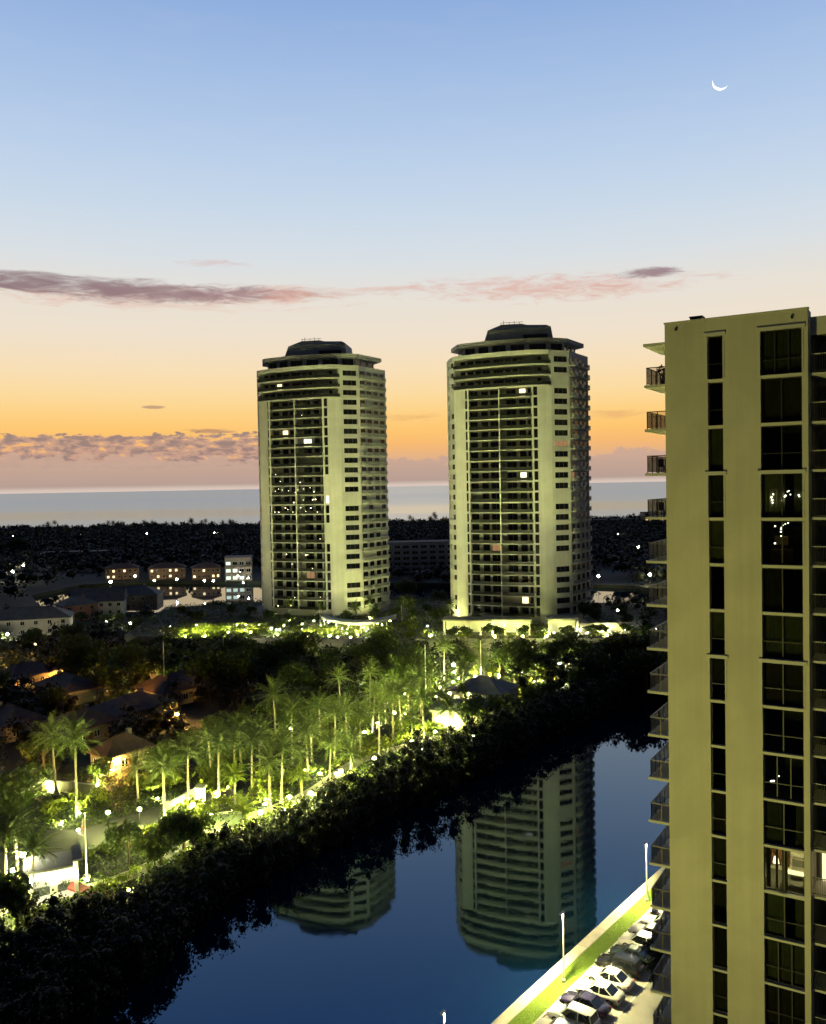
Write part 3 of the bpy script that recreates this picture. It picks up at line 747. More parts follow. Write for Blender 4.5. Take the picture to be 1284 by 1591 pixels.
colonnade('entrance_colonnade', 'bright white colonnade at the foot of the high-rise that the canal reflects', (7.5, 222.5), (29, 219.5), 7, DZ, DZ + 3.7, 5.0)
colonnade('side_colonnade', 'short lit porch with a dark bay beside the white colonnade', (34, 219.0), (41, 218.4), 2, DZ, DZ + 3.9, 5.0)
tag(obj('terrace_wall', MB().b2(41.6, 54, 218.5, 219.1, DZ, DZ + 3.0).b2(41.6, 44, 219.1, 224, DZ, DZ + 3.2).b2(52.0, 52.5, 219.1, 224, DZ, DZ + 3.0).mesh('terrace_wall', M['gwall'])), 'plain pale terrace wall running on from the porch', 'wall')
# curved porte-cochere in front of the first tower
cv = MB(); pts = []
for k in range(25):
    t = k / 24; x = -25 + 20 * t; y = 231 - 4 * math.sin(math.pi * t) - 2 * t; pts.append((x, y, DZ + 2.4 + 1.0 * (2 * t - 1) ** 2))
for (x0, y0, z0), (x1, y1, z1) in zip(pts, pts[1:]):
    cv.add([(x0, y0, z0), (x1, y1, z1), (x1, y1 + 4.5, z1), (x0, y0 + 4.5, z0), (x0, y0, z0 + .7), (x1, y1, z1 + .7), (x1, y1 + 4.5, z1 + .7), (x0, y0 + 4.5, z0 + .7)],
           [(3, 2, 1, 0), (4, 5, 6, 7), (0, 1, 5, 4), (1, 2, 6, 5), (2, 3, 7, 6), (3, 0, 4, 7)])
pc = thing('entrance_canopy', 'long sagging white canopy in front of the high-rise beside the lit hedges', 'canopy', (0, 0, 0))
part('canopy_roof', cv.mesh('canopy_roof', M['wallw']), pc)
for k in range(1, 24, 4):
    x, y, z = pts[k]; part('column', MB().tube([(x, y + .6, DZ), (x, y + .6, z)], .16, 8).mesh('column', M['wallw']), pc)
    part('ceiling_lamp', MB().box((x + .9, y + 1.2, z - .06), (.5, .5, .08)).mesh('ceiling_lamp', emat('canopy_lamp', LIME, 30)), pc)

# ================================================================== NEAR APARTMENT BLOCK
# local frame: x along the facade (to the right), y into the building, origin at the canal-side corner on the ground
NBX, NBY, NBA = 16.45, 56.39, math.atan2(-.517, .856)
FL, TOPL = 2.90, 53.35                       # storey height, level of the uppermost slab line
nb = thing('apartment_block', 'tall olive-cream apartment block with two columns of dark windows and side balconies', 'building', (NBX, NBY, 0), NBA)
ROOFZ, FW, FD = 57.12, 8.47, 22.0
ZB = 1.3
slabs = [TOPL - FL * k for k in range(18)]   # slab line k is the floor of storey k
SX = (2.67, 3.58); BX = (5.80, 8.13)
w = MB()
topz = TOPL + 2.72
ops = [(SX[0], SX[1], 2.0, topz), (BX[0], BX[1], 2.0, topz)]
punched(w, (0, 0), (FW, 0), ZB, ROOFZ, ops, .38)
w.add([(0, FD, ZB), (0, 0, ZB), (0, 0, ROOFZ), (0, FD, ROOFZ)], [(0, 1, 2, 3)])
w.add([(FW, 0, ZB), (FW, 1.5, ZB), (FW, 1.5, ROOFZ), (FW, 0, ROOFZ)], [(0, 1, 2, 3)])
w.b2(.0, FW, FD - .3, FD, ZB, ROOFZ)
w.b2(0.02, FW - .02, .32, FD - .3, ROOFZ - .95, ROOFZ - .7)          # roof deck behind the parapet
w.b2(.02, FW - .02, .03, .32, ROOFZ - .5, ROOFZ - .002)
part('wall', w.mesh('wall', M['stucco']), nb)
part('coping', MB().b2(-.05, FW + .05, -.05, .36, ROOFZ, ROOFZ + .09).b2(-.05, .3, .36, FD, ROOFZ, ROOFZ + .09).mesh('coping', M['stucco2']), nb)
part('roof_vent', MB().b2(1.25, 2.0, 1.5, 2.2, ROOFZ - .7, ROOFZ + .5).b2(1.2, 2.05, 1.45, 2.25, ROOFZ + .5, ROOFZ + .57).mesh('roof_vent', M['darkmetal']), nb)
scup = MB().tube([(0, .05, 0), (0, -.16, 0)], .09, 10).mesh('scupper', M['darkmetal'])
for x in (.75, 7.62): part('scupper', scup, nb, (x, 0, ROOFZ - .42))
stain = mat('stain', (.30, .28, .20), .9)
# slab bands crossing the window slots
for k, z in enumerate(slabs):
    for a, b in (SX, BX):
        part('slab_band', MB().b2(a - .0, b + .0, .06, .36, z - .19, z).b2(a, b, -.02, .06, z - .05, z).mesh('slab_band', M['stucco2']), nb)
# storm shutter boxes and guide rails on some storeys
def shutter(z, a, b, top=True):
    s = MB(); h = FL - .22
    s.b2(a - .10, a - .01, -.07, -.003, z + .02, z + h); s.b2(b + .01, b + .10, -.07, -.003, z + .02, z + h)
    if top: s.b2(a - .2, b + .2, -.16, -.003, z + h, z + h + .22)
    return s.mesh('shutter_track', M['stucco2'])
for k in (0, 3, 4, 7):
    for a, b in (SX, BX):
        if k == 4 and a == SX[0]: continue
        part('shutter_track', shutter(slabs[k], a, b, k in (0, 3, 7)), nb)
# windows, curtains and rooms
def curtain(x0, x1, z0, z1, y, seed, m):
    r = random.Random(seed); n = max(6, int((x1 - x0) / .07)); ph = r.uniform(0, 6)
    mb = MB(); vs = []
    for i in range(n + 1):
        x = x0 + (x1 - x0) * i / n; yy = y + .045 * math.sin(i * 1.9 + ph) + .02 * math.sin(i * .7)
        vs += [(x, yy, z0), (x, yy, z1)]
    mb.add(vs, [(2 * i, 2 * i + 2, 2 * i + 3, 2 * i + 1) for i in range(n)])
    return mb.mesh('curtain', m, smooth=True)
def roombox(x0, x1, y0, y1, z0, z1):
    mb = MB(); v = [(x0, y0, z0), (x1, y0, z0), (x1, y1, z0), (x0, y1, z0), (x0, y0, z1), (x1, y0, z1), (x1, y1, z1), (x0, y1, z1)]
    mb.add(v, [(0, 1, 2, 3), (7, 6, 5, 4), (3, 2, 6, 7), (0, 3, 7, 4), (1, 5, 6, 2)]); return mb
rr = random.Random(12)
hh = FL - .20
def window_frame(w_, h_, mull, sill):
    mb = MB(); t = .06
    mb.b2(0, w_, -.03, .04, 0, t); mb.b2(0, w_, -.03, .04, h_ - t, h_); mb.b2(0, t, -.03, .04, t, h_ - t); mb.b2(w_ - t, w_, -.03, .04, t, h_ - t)
    for x in mull: mb.b2(x - .035, x + .035, -.035, .045, t, h_ - t)
    if sill: mb.b2(t, w_ - t, -.025, .035, sill, sill + .05)
    return mb.mesh('frame', M['blackframe'])
frS = [window_frame(SX[1] - SX[0], hh, [], s) for s in (0, .95)]
frB = [window_frame(BX[1] - BX[0], hh, [1.15], 0), window_frame(BX[1] - BX[0], hh, [.78, 1.56], .9), window_frame(BX[1] - BX[0], hh, [1.15], 1.0)]
def pane(w_, h_): return MB().b2(0.02, w_ - .02, -.004, .004, .02, h_ - .02).mesh('pane', M['winglass'])
pS, pB = pane(SX[1] - SX[0], hh), pane(BX[1] - BX[0], hh)
LITK = 11
for k, z in enumerate(slabs):
    for (a, b), fr, pn in ((SX, rr.choice(frS), pS), (BX, rr.choice(frB) if k != LITK else frB[0], pB)):
        wn = part('window', None, nb, (a, .30, z))
        part('frame', fr, wn); part('pane', pn, wn)
        big = b - a > 2
        y1 = 3.4 if big else 2.2
        if not (big and k == LITK):
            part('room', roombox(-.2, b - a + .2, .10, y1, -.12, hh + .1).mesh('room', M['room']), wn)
            mode = rr.random()
            if big:
                if mode < .45:
                    part('curtain', curtain(.03, (b - a) * rr.uniform(.35, .6), .05, hh - .06, .25, k * 7, rr.choice([M['curtain'], M['curtain2']])), wn)
                    if rr.random() < .7: part('curtain', curtain((b - a) * rr.uniform(.62, .8), b - a - .03, .05, hh - .06, .25, k * 9, M['curtain']), wn)
                elif mode < .7:
                    part('curtain', curtain(.03, b - a - .03, .05, hh - .06, .27, k * 5, rr.choice([M['curtain'], M['curtain2']])), wn)
                elif mode < .85:
                    part('cabinet', MB().b2(.3, 1.6, 1.2, 1.6, 0, .9).b2(.5, 1.3, 1.35, 1.4, 1.1, 1.7).mesh('cabinet', M['wood']), wn)
            elif mode < .6:
                part('curtain', curtain(.03, b - a - .03, .05 if mode < .4 else 1.0, hh - .06, .2, k * 3, rr.choice([M['curtain'], M['curtain2']])), wn)
# the one lit apartment
z = slabs[LITK]; wb = BX[1] - BX[0]
lit_room = part('lit_room', None, nb, (BX[0], .30, z))
part('room', roombox(-1.8, wb + .2, .10, 4.6, -.12, hh + .1).mesh('room', mat('lit_room_wall', (.55, .50, .36), .9, var=.3, vscale=1.1)), lit_room)
part('curtain', curtain(.05, .34, .05, hh - .06, .2, 1, M['curtain2']), lit_room)
part('curtain', curtain(.62, .78, .05, hh - .06, .2, 2, M['curtain2']), lit_room)
part('curtain', curtain(.98, 1.32, .05, hh - .06, .2, 3, M['curtain']), lit_room)
part('bookcase', MB().b2(-.2, .9, 3.9, 4.4, 0, 2.2).mesh('bookcase', M['wood']), lit_room)
part('sofa', MB().b2(1.2, 2.3, 2.2, 3.1, 0, .45).b2(1.2, 2.3, 3.1, 3.4, 0, .9).mesh('sofa', M['curtain']), lit_room)
part('table', MB().b2(1.0, 2.2, 1.0, 1.7, .68, .75).b2(1.05, 1.13, 1.05, 1.13, 0, .68).b2(2.07, 2.15, 1.05, 1.13, 0, .68).b2(1.05, 1.13, 1.57, 1.65, 0, .68).b2(2.07, 2.15, 1.57, 1.65, 0, .68).mesh('table', M['wallw']), lit_room)
part('picture', MB().b2(1.4, 2.2, 4.5, 4.56, 1.2, 1.9).mesh('picture', M['wood']), lit_room)
part('ceiling_lamp', MB().tube([(1.5, 2.2, hh - .5), (1.5, 2.2, hh - .3)], [.30, .16], 12).mesh('ceiling_lamp', emat('room_lamp', (1, .86, .5), 320)), lit_room)
part('standing_lamp', MB().tube([(.45, 1.5, 0), (.45, 1.5, 1.1)], .03, 6).tube([(.45, 1.5, 1.1), (.45, 1.5, 1.5)], [.2, .12], 10).mesh('standing_lamp', emat('standing_lamp', (1, .8, .45), 6)), lit_room)
# string lights seen behind two of the panes
bul = MB().ico((0, 0, 0), .045, 1).mesh('bulb', emat('string_bulb', (1, .95, .72), 14))
for (zz, lst, lab) in ((slabs[3], [(.62, 1.42), (.52, 1.24), (.56, 1.06), (.58, .9), (1.52, 1.62), (1.44, 1.58), (1.28, 1.28), (1.33, 1.33), (1.12, 1.04), (1.6, 1.4), (2.06, 1.36), (2.1, 1.28)], 'string of white bulbs behind the pane above the one with the shorter string'),
                      (slabs[4], [(.72, 2.36), (1.16, 2.42), (1.1, 2.28), (1.06, 2.2), (1.3, 2.5), (1.46, 2.56), (1.05, 2.02), (1.06, 1.76), (.7, 1.3)], 'shorter string of white bulbs under a slab band, behind the pane below'),
                      (slabs[9], [(.38, .95), (.44, .98), (.56, 1.0), (.85, 1.35), (.4, .9)], 'few tiny bulbs glowing in a dark room two storeys above the lit apartment')):
    st = thing('string_lights', lab, 'lights', (NBX, NBY, 0), NBA)
    path = sorted(lst)
    part('wire', MB().tube([(BX[0] + x, .46, zz + h) for x, h in path], .006, 4).mesh('wire', M['darkmetal']), st)
    for x, h in lst: part('bulb', bul, st, (BX[0] + x, .46, zz + h), sc=rr.uniform(.7, 1.3))
# recessed balcony bay beyond the corner pier
BW = 13.0
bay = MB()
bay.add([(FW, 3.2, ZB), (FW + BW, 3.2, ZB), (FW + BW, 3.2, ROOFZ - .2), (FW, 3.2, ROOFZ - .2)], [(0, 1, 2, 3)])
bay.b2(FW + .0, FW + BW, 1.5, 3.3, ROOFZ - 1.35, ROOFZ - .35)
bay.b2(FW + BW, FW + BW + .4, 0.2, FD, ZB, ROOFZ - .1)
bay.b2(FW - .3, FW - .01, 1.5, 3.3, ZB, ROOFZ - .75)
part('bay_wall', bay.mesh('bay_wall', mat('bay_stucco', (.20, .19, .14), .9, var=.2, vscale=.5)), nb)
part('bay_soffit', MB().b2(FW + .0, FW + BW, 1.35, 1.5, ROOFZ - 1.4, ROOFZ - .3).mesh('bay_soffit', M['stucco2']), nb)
bslab = MB().b2(FW + .005, FW + BW - .01, .62, 3.18, -.15, 0).mesh('balcony_slab', M['stucco2'])
brl = MB().tube([(FW + .03, .70, 1.1), (FW + BW - .05, .70, 1.1)], .028, 6)
brl.b2(FW + .03, FW + BW - .05, .68, .72, .1, .14)
for i in range(100): brl.b2(FW + .06 + i * .129, FW + .078 + i * .129, .69, .71, .14, 1.1)
brp = brl.mesh('railing', M['blackframe'])
brt = MB().tube([(FW + .03, .66, 1.14), (FW + BW - .05, .66, 1.14)], .022, 6).mesh('top_rail', M['palemetal'])
bdoor = MB(); bdoor.b2(0, 2.2, .0, .03, 0, 2.3)
bdoor.mi = 1; bdoor.b2(0, .06, -.04, .0, 0, 2.3); bdoor.b2(2.14, 2.2, -.04, .0, 0, 2.3); bdoor.b2(1.07, 1.13, -.04, 0, 0, 2.3); bdoor.b2(.06, 2.14, -.035, -.001, 2.24, 2.3)
bdoorm = bdoor.mesh('glass_door', M['darkglass'], M['bronze'])
bdoorl = bdoor.mesh('glass_door', emat('lit_door', (1, .84, .45), 1.5), M['bronze'])
for k, z in enumerate(slabs):
    s_ = part('balcony_slab', bslab, nb, (0, 0, z)); part('railing', brp, s_); part('top_rail', brt, s_)
    for x in (.25, 2.5, 4.8): part('glass_door', bdoorl if (k == LITK and x < 1) else bdoorm, nb, (FW + x, 3.15, z))
# canal-side balconies behind the corner
BL, BP = 4.6, 1.52
cs = MB().b2(-BP, -.01, .55, .55 + BL, -.17, 0).mesh('balcony_slab', M['stucco2'])
def crail(glass):
    m_ = MB(); x0, x1, y0, y1 = -BP + .16, -.01, .62, .55 + BL - .1; h = 1.1
    for (xa, ya, xb, yb) in ((x0, y0, x1, y0), (x0, y0, x0, y1), (x0, y1, x1, y1)):
        m_.b2(min(xa, xb) - .03, max(xa, xb) + (.03 if xa == xb else 0), min(ya, yb) - .03, max(ya, yb) + (.03 if ya == yb else 0), h, h + .06)
        L_ = math.hypot(xb - xa, yb - ya); n = max(1, round(L_ / (.62 if xa != xb else 1.15)))
        for i in range(n + 1):
            x, y = xa + (xb - xa) * i / n, ya + (yb - ya) * i / n
            m_.box((min(x, -.05), y, h / 2), (.05, .05, h))
    return m_.mesh('railing', M['bronze'])
rail_a = crail(True)
gl = MB().b2(-BP + .19, -.04, .635, .645, .08, 1.08).b2(-BP + .155, -BP + .165, .65, .55 + BL - .12, .08, 1.08).mesh('glass_panel', M['railglass'])
chair_m = MB().b2(-.25, .25, -.25, .25, .40, .46).b2(-.25, .25, .20, .26, .46, .95).b2(-.25, -.2, -.25, -.2, 0, .4).b2(.2, .25, -.25, -.2, 0, .4).b2(-.25, -.2, .2, .25, 0, .4).b2(.2, .25, .2, .25, 0, .4).mesh('balcony_chair', M['darkmetal'])
nbm = Matrix.Translation((NBX, NBY, 0)) @ Matrix.Rotation(NBA, 4, 'Z')
where = {0: 'top', 3: 'fourth highest'}
for k, z in enumerate(slabs):
    s_ = part('balcony_slab', cs, nb, (0, 0, z)); part('railing', rail_a, s_); part('glass_panel', gl, s_)
    part('balcony_door', MB().b2(-.03, -.005, .9, 3.2, .02, 2.3).mesh('balcony_door', M['darkglass']), s_)
part('balcony_roof', MB().b2(-BP - .05, -.01, .55, .55 + BL, topz - .18, topz).mesh('balcony_roof', M['stucco2']), nb)
def patio_chair(k, x, y, a, label):
    p = nbm @ Vector((x, y, slabs[k])); o = tag(obj('patio_chair', chair_m, None, p, NBA + a), label, 'chair', 'balcony chairs')
patio_chair(3, -.75, 1.4, .4, 'dark patio chair on the balcony level with the long string of bulbs')
patio_chair(2, -.55, 1.6, 1.2, 'dark patio chair on the balcony third below the roof slab')
patio_chair(16, -.6, 1.3, 2.2, 'dark patio chair on a low balcony above the parking lot')
p = nbm @ Vector((-.42, 1.2, slabs[0]))

# ================================================================== VEGETATION
def leaf_quads(P, Nrm, size, r, aspect=.55):
    """diamond leaf clumps at points P facing about Nrm"""
    n = len(P); a = r.normal(size=(n, 3)); t = np.cross(Nrm, a); t /= np.linalg.norm(t, axis=1, keepdims=True) + 1e-9
    b = np.cross(Nrm, t); b /= np.linalg.norm(b, axis=1, keepdims=True) + 1e-9
    s = (size * r.uniform(.6, 1.35, n))[:, None]
    V = np.empty((n, 4, 3)); V[:, 0] = P - t * s; V[:, 1] = P - b * s * aspect; V[:, 2] = P + t * s; V[:, 3] = P + b * s * aspect
    V[:, 2] += Nrm * s * .25
    return V.reshape(-1, 3), np.arange(4 * n).reshape(-1, 4)
def lobes_cloud(lobes, per, r, shell=.55, stray=.13):
    Ps, Ns = [], []
    for c, rad, sz in lobes:
        n = max(6, int(per * rad * rad)); d = r.normal(size=(n, 3)); d /= np.linalg.norm(d, axis=1, keepdims=True)
        k = rad * (shell + (1 - shell) * r.random(n) ** .6) * (1 + stray * r.normal(size=n))
        P = np.asarray(c) + d * k[:, None] * np.array([1, 1, sz]); Nn = d + .75 * r.normal(size=(n, 3)); Nn /= np.linalg.norm(Nn, axis=1, keepdims=True)
        Ps.append(P); Ns.append(Nn)
    return np.concatenate(Ps), np.concatenate(Ns)

def _ball():
    ids, V, F = {}, [], []
    def vid(p):
        k = tuple(round(c, 3) for c in p)
        if k not in ids: ids[k] = len(V); V.append(Vector(p).normalized())
        return ids[k]
    for ax in range(3):
        for s_ in (-1, 1):
            for i_ in (-1, 0):
                for j_ in (-1, 0):
                    q_ = []
                    for a_, b_ in ((i_, j_), (i_ + 1, j_), (i_ + 1, j_ + 1), (i_, j_ + 1)):
                        p = [0, 0, 0]; p[ax] = s_; p[(ax + 1) % 3] = a_; p[(ax + 2) % 3] = b_; q_.append(vid(p))
                    F.append(q_ if s_ > 0 else q_[::-1])
    return np.array([tuple(v) for v in V]), np.array(F)
_CV, _CF = _ball()
def cores(lobes, k, off):
    """solid balls added inside the leaf clouds so nothing lit shows through"""
    V = np.concatenate([np.asarray(c) + _CV * rad * k * np.array([1, 1, sz]) for c, rad, sz in lobes])
    F = np.concatenate([_CF + len(_CV) * i for i in range(len(lobes))]) + off
    return V, F
def make_tree(seed, h, cr, ch, lm, leaf=.42, per=34, name='broadleaf_tree'):
    r = np.random.default_rng(seed); q = random.Random(seed)
    root = thing(name, 'x', 'tree'); tr = MB(); zc = h - ch * .5; lobes = []
    tr.tube([(0, 0, -.4), (.08 * q.uniform(-1, 1), 0, h * .2), (.25 * q.uniform(-1, 1), .2 * q.uniform(-1, 1), h * .45)], [.05 * h * .6, .028 * h, .022 * h], 7)
    for i in range(9):
        a = 2 * math.pi * (i + q.uniform(-.35, .35)) / 9 * (2 if i > 4 else 1); rr_ = cr * (q.uniform(.45, .72) if i < 6 else q.uniform(.0, .35)); z = zc + ch * q.uniform(-.28, .32)
        c = (rr_ * math.cos(a), rr_ * math.sin(a), z); lobes.append((c, cr * q.uniform(.34, .52), q.uniform(.65, .85)))
        tr.tube([(0, 0, h * .38), (c[0] * .5, c[1] * .5, (h * .42 + z) / 2 + .2), (c[0] * .9, c[1] * .9, z)], [.014 * h, .010 * h, .004 * h], 5)
    P, Nn = lobes_cloud(lobes, per, r); V, F = leaf_quads(P, Nn, leaf, r)
    part('trunk', tr.mesh('trunk', M['bark']), root); part('crown', npmesh('crown', V, F, lm), root)
    return root
def frond(mb, base, az, e0, L, droop, wid, pairs, q, tip=.2):
    pts = []; p = Vector(base); e = e0
    d0 = Vector((math.cos(az), math.sin(az), 0)); n = 9
    for i in range(n + 1):
        pts.append(p.copy()); d = d0 * math.cos(e) + Vector((0, 0, math.sin(e))); p = p + d * (L / n); e -= droop / n * (.5 + i / n)
    side = Vector((-d0.y, d0.x, 0))
    for i in range(n):
        a, b = pts[i], pts[i + 1]; w0 = .05 * (1 - i / n) + .012
        mb.add([a - side * w0, a + side * w0, b + side * w0 * .8, b - side * w0 * .8], [(0, 1, 2, 3)])
    for j in range(pairs):
        t = .12 + .88 * j / (pairs - 1); x = t * n; i = min(int(x), n - 1); f = x - i; c = pts[i].lerp(pts[i + 1], f); d = (pts[i + 1] - pts[i]).normalized()
        ll = wid * (math.sin(math.pi * min(1, t * .82 + .16)) ** .7) * q.uniform(.85, 1.1) + .08
        for s in (-1, 1):
            dirv = (side * s * .78 + d * .55 + Vector((0, 0, -.22 + .25 * q.uniform(-1, 1)))).normalized(); w = .055
            m_ = c + dirv * ll * .5 + Vector((0, 0, .04)); e_ = c + dirv * ll + Vector((0, 0, -.16 * ll))
            mb.add([c - d * w, c + d * w, m_ + d * w * .9, e_, m_ - d * w * .9], [(0, 1, 2, 3, 4)])
def make_palm(seed, h, fl_, nf, wid=.75, lm=None, label='x', curve=.4, crownshaft=False):
    q = random.Random(seed); root = thing('palm_tree', label, 'palm')
    tr = MB(); a = q.uniform(0, 6.28); bend = q.uniform(0, curve); pts, rs = [], []
    for i in range(15):
        t = i / 14; pts.append((bend * math.cos(a) * t * t, bend * math.sin(a) * t * t, -.3 + (h + .3) * t))
        rs.append(.21 * (1 - .42 * t) * (1 + .05 * (i % 2)) + (.10 if t < .08 else 0) + (.05 if .86 < t < .97 else 0))
    tr.tube(pts, rs, 9); part('trunk', tr.mesh('trunk', M['palmbark'], smooth=True), root)
    fm = MB(); top = Vector(pts[-1])
    for k in range(nf):
        t = k / nf; e0 = R(84) - R(104) * (t ** .85) + q.uniform(-.12, .12)
        frond(fm, top + Vector((0, 0, .15 - .3 * t)), k * 2.39996 + q.uniform(-.2, .2), e0, fl_ * q.uniform(.85, 1.08), R(26) + R(34) * q.uniform(0, 1) + .2 * t, wid * q.uniform(.8, 1.0), 19, q)
    part('crown', fm.mesh('crown', lm or M['leafpalm']), root)
    return root
def make_shrub(seed, rad, h, lm, leaf=.2, per=60):
    r = np.random.default_rng(seed); q = random.Random(seed); root = thing('shrub', 'x', 'shrub')
    lobes = [((rad * .5 * math.cos(k * 1.3) * q.uniform(.4, 1), rad * .5 * math.sin(k * 1.3) * q.uniform(.4, 1), h * q.uniform(.35, .62)), rad * q.uniform(.45, .65), h / rad * .55) for k in range(6)]
    P, Nn = lobes_cloud(lobes, per, r, .5); V, F = leaf_quads(P, Nn, leaf, r)
    V[:, 2] = np.maximum(V[:, 2], -.05)
    st = MB()
    for k in range(4): st.tube([(0, 0, -.2), (rad * .3 * math.cos(k * 1.6), rad * .3 * math.sin(k * 1.6), h * .45)], [.05, .02], 5)
    part('stem', st.mesh('stem', M['bark']), root); part('foliage', npmesh('foliage', V, F, lm), root)
    return root

USED = set()
def place(proto, p, rz, sc, label, group):
    if proto.name not in USED:
        USED.add(proto.name); o = proto; o.location = p; o.rotation_euler = (0, 0, rz); o.scale = sc if hasattr(sc, '__len__') else (sc,) * 3
        o['label'] = label; o['group'] = group; return o
    return copy_tree(proto, p, rz, sc, None, label, group)

BROADL = [make_tree(230 + i, h, cr, ch, M['leafgarden'], .36, 40) for i, (h, cr, ch) in enumerate([(7, 3.8, 4.6), (8.4, 4.2, 5.6), (5.8, 3.4, 3.8)])]
BROAD = [make_tree(30 + i, h, cr, ch, M['leaf']) for i, (h, cr, ch) in enumerate([(8, 4.2, 5), (9.5, 4.6, 6), (7, 3.8, 4.4), (10.5, 4.8, 7), (6.2, 3.6, 4)])]
PALM = [make_palm(60 + i, h, f, n, w) for i, (h, f, n, w) in enumerate([(8.4, 3.9, 30, .66), (7.7, 3.7, 28, .62), (9.2, 4.0, 32, .7), (6.6, 3.5, 27, .62)])]
SMALLPALM = [make_palm(80 + i, 3.6 + i, 2.4, 20, .7, M['leaflime']) for i in range(2)]
SHRUB = [make_shrub(90 + i, r_, h, M['leaflime']) for i, (r_, h) in enumerate([(1.3, 1.3), (1.7, 1.7), (1.0, 1.8), (2.2, 1.5)])]

# ---- mangrove belt along the far waterline: one dense mass
def mangroves():
    r = np.random.default_rng(11); lobes = []
    u = 22.0
    while u < 420:
        big = float(np.interp(u, [20, 50, 62, 80, 100, 130, 166, 220, 420], [3.8, 3.6, 3.5, 4.8, 6.4, 5.8, 5.2, 5.0, 5.0])) + .7 * math.sin(u * .31) + .5 * math.sin(u * .83 + 1)
        b0 = bankv(u)
        for v in [b0 - .9, b0 + 1.4] + [b0 + 4.9 + 2.6 * k for k in range(int((84.4 - b0 - 4.9) / 2.6) + 1)]:
            h = (.92 if v < b0 + 1 else 1.0 if v < b0 + 4 else .8) * big * r.uniform(.78, 1.12)
            rad = r.uniform(1.4, 2.3); p = uv(u + r.uniform(-1, 1), v + r.uniform(-.6, .6))
            lobes.append(((p.x, p.y, .9 + h * .35), rad, 1.0)); lobes.append(((p.x, p.y, .7), 1.5, .8)) if v < b0 + 1 else None; lobes.append(((p.x + r.uniform(-.7, .7), p.y + r.uniform(-.7, .7), 1.0 + h * .80), rad * .8, .9))
            if r.random() < .25: lobes.append(((p.x, p.y, 1.0 + h * 1.15), rad * .55, 1.1))
        u += 2.1
    near = [l for l in lobes if l[0][1] < 190]; far = [l for l in lobes if l[0][1] >= 190]
    P1, N1 = lobes_cloud(near, 56, r, .4, .11); P2, N2 = lobes_cloud(far, 16, r, .4, .11)
    V1, F1 = leaf_quads(P1, N1, .20, r); V2, F2 = leaf_quads(P2, N2, .42, r)
    V3, F3 = cores(near + far, .46, len(V1) + len(V2))
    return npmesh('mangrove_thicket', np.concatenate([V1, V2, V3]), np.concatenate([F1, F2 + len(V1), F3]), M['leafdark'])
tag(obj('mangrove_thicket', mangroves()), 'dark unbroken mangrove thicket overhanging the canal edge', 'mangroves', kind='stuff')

def inside(p, poly):
    c_ = False; j_ = len(poly) - 1
    for i_ in range(len(poly)):
        (xi, yi), (xj, yj) = poly[i_], poly[j_]
        if (yi > p[1]) != (yj > p[1]) and p[0] < (xj - xi) * (p[1] - yi) / (yj - yi) + xi: c_ = not c_
        j_ = i_
    return c_
# ---- far wood up to the shore: one mass
_lc = (sum(q_[0] for q_ in lag) / len(lag), sum(q_[1] for q_ in lag) / len(lag))
lag_wide = [(_lc[0] + (q_[0] - _lc[0]) * 1.06, _lc[1] + (q_[1] - _lc[1]) * 1.12) for q_ in lag]
def far_wood():
    r = np.random.default_rng(21); lobes = []
    n = 9000
    X = r.uniform(-640, 520, n); Y = 335 + 695 * r.random(n) ** .8
    for x, y in zip(X, Y):
        if abs(x) > .52 * y + 40: continue
        if x > 78 + .75 * (y - 190): continue
        if inside((x, y), lag_wide) or (-168 < x < -72 and 425 < y < 468) or (-22 < x < 32 and 440 < y < 476) or (-60 < x < 70 and y < 345): continue
        h = r.uniform(4.5, 8.5) + (3.0 if x < -.40 * y else 0) + 1.6 * math.sin(x * .03 + y * .011)
        if y > 985: h = min(h, 8.0) * .95
        lobes.append(((x, y, 1.5 + h * .55), r.uniform(3.4, 6.2), .8))
        if r.random() < .4: lobes.append(((x + r.uniform(-3, 3), y, 1.5 + h * .95), r.uniform(1.6, 2.8), 1.0))
    P, Nn = lobes_cloud(lobes, 1.7, r, .5, .10); P[:, 2] = np.maximum(P[:, 2], 1.2)
    V, F = leaf_quads(P, Nn, .85, r, .6); V2, F2 = cores(lobes, .5, len(V)); V = np.concatenate([V, V2]); F = np.concatenate([F, F2])
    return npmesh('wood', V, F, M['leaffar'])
tag(obj('wood', far_wood()), 'dark distant wood reaching to the shore', 'wood', kind='stuff')

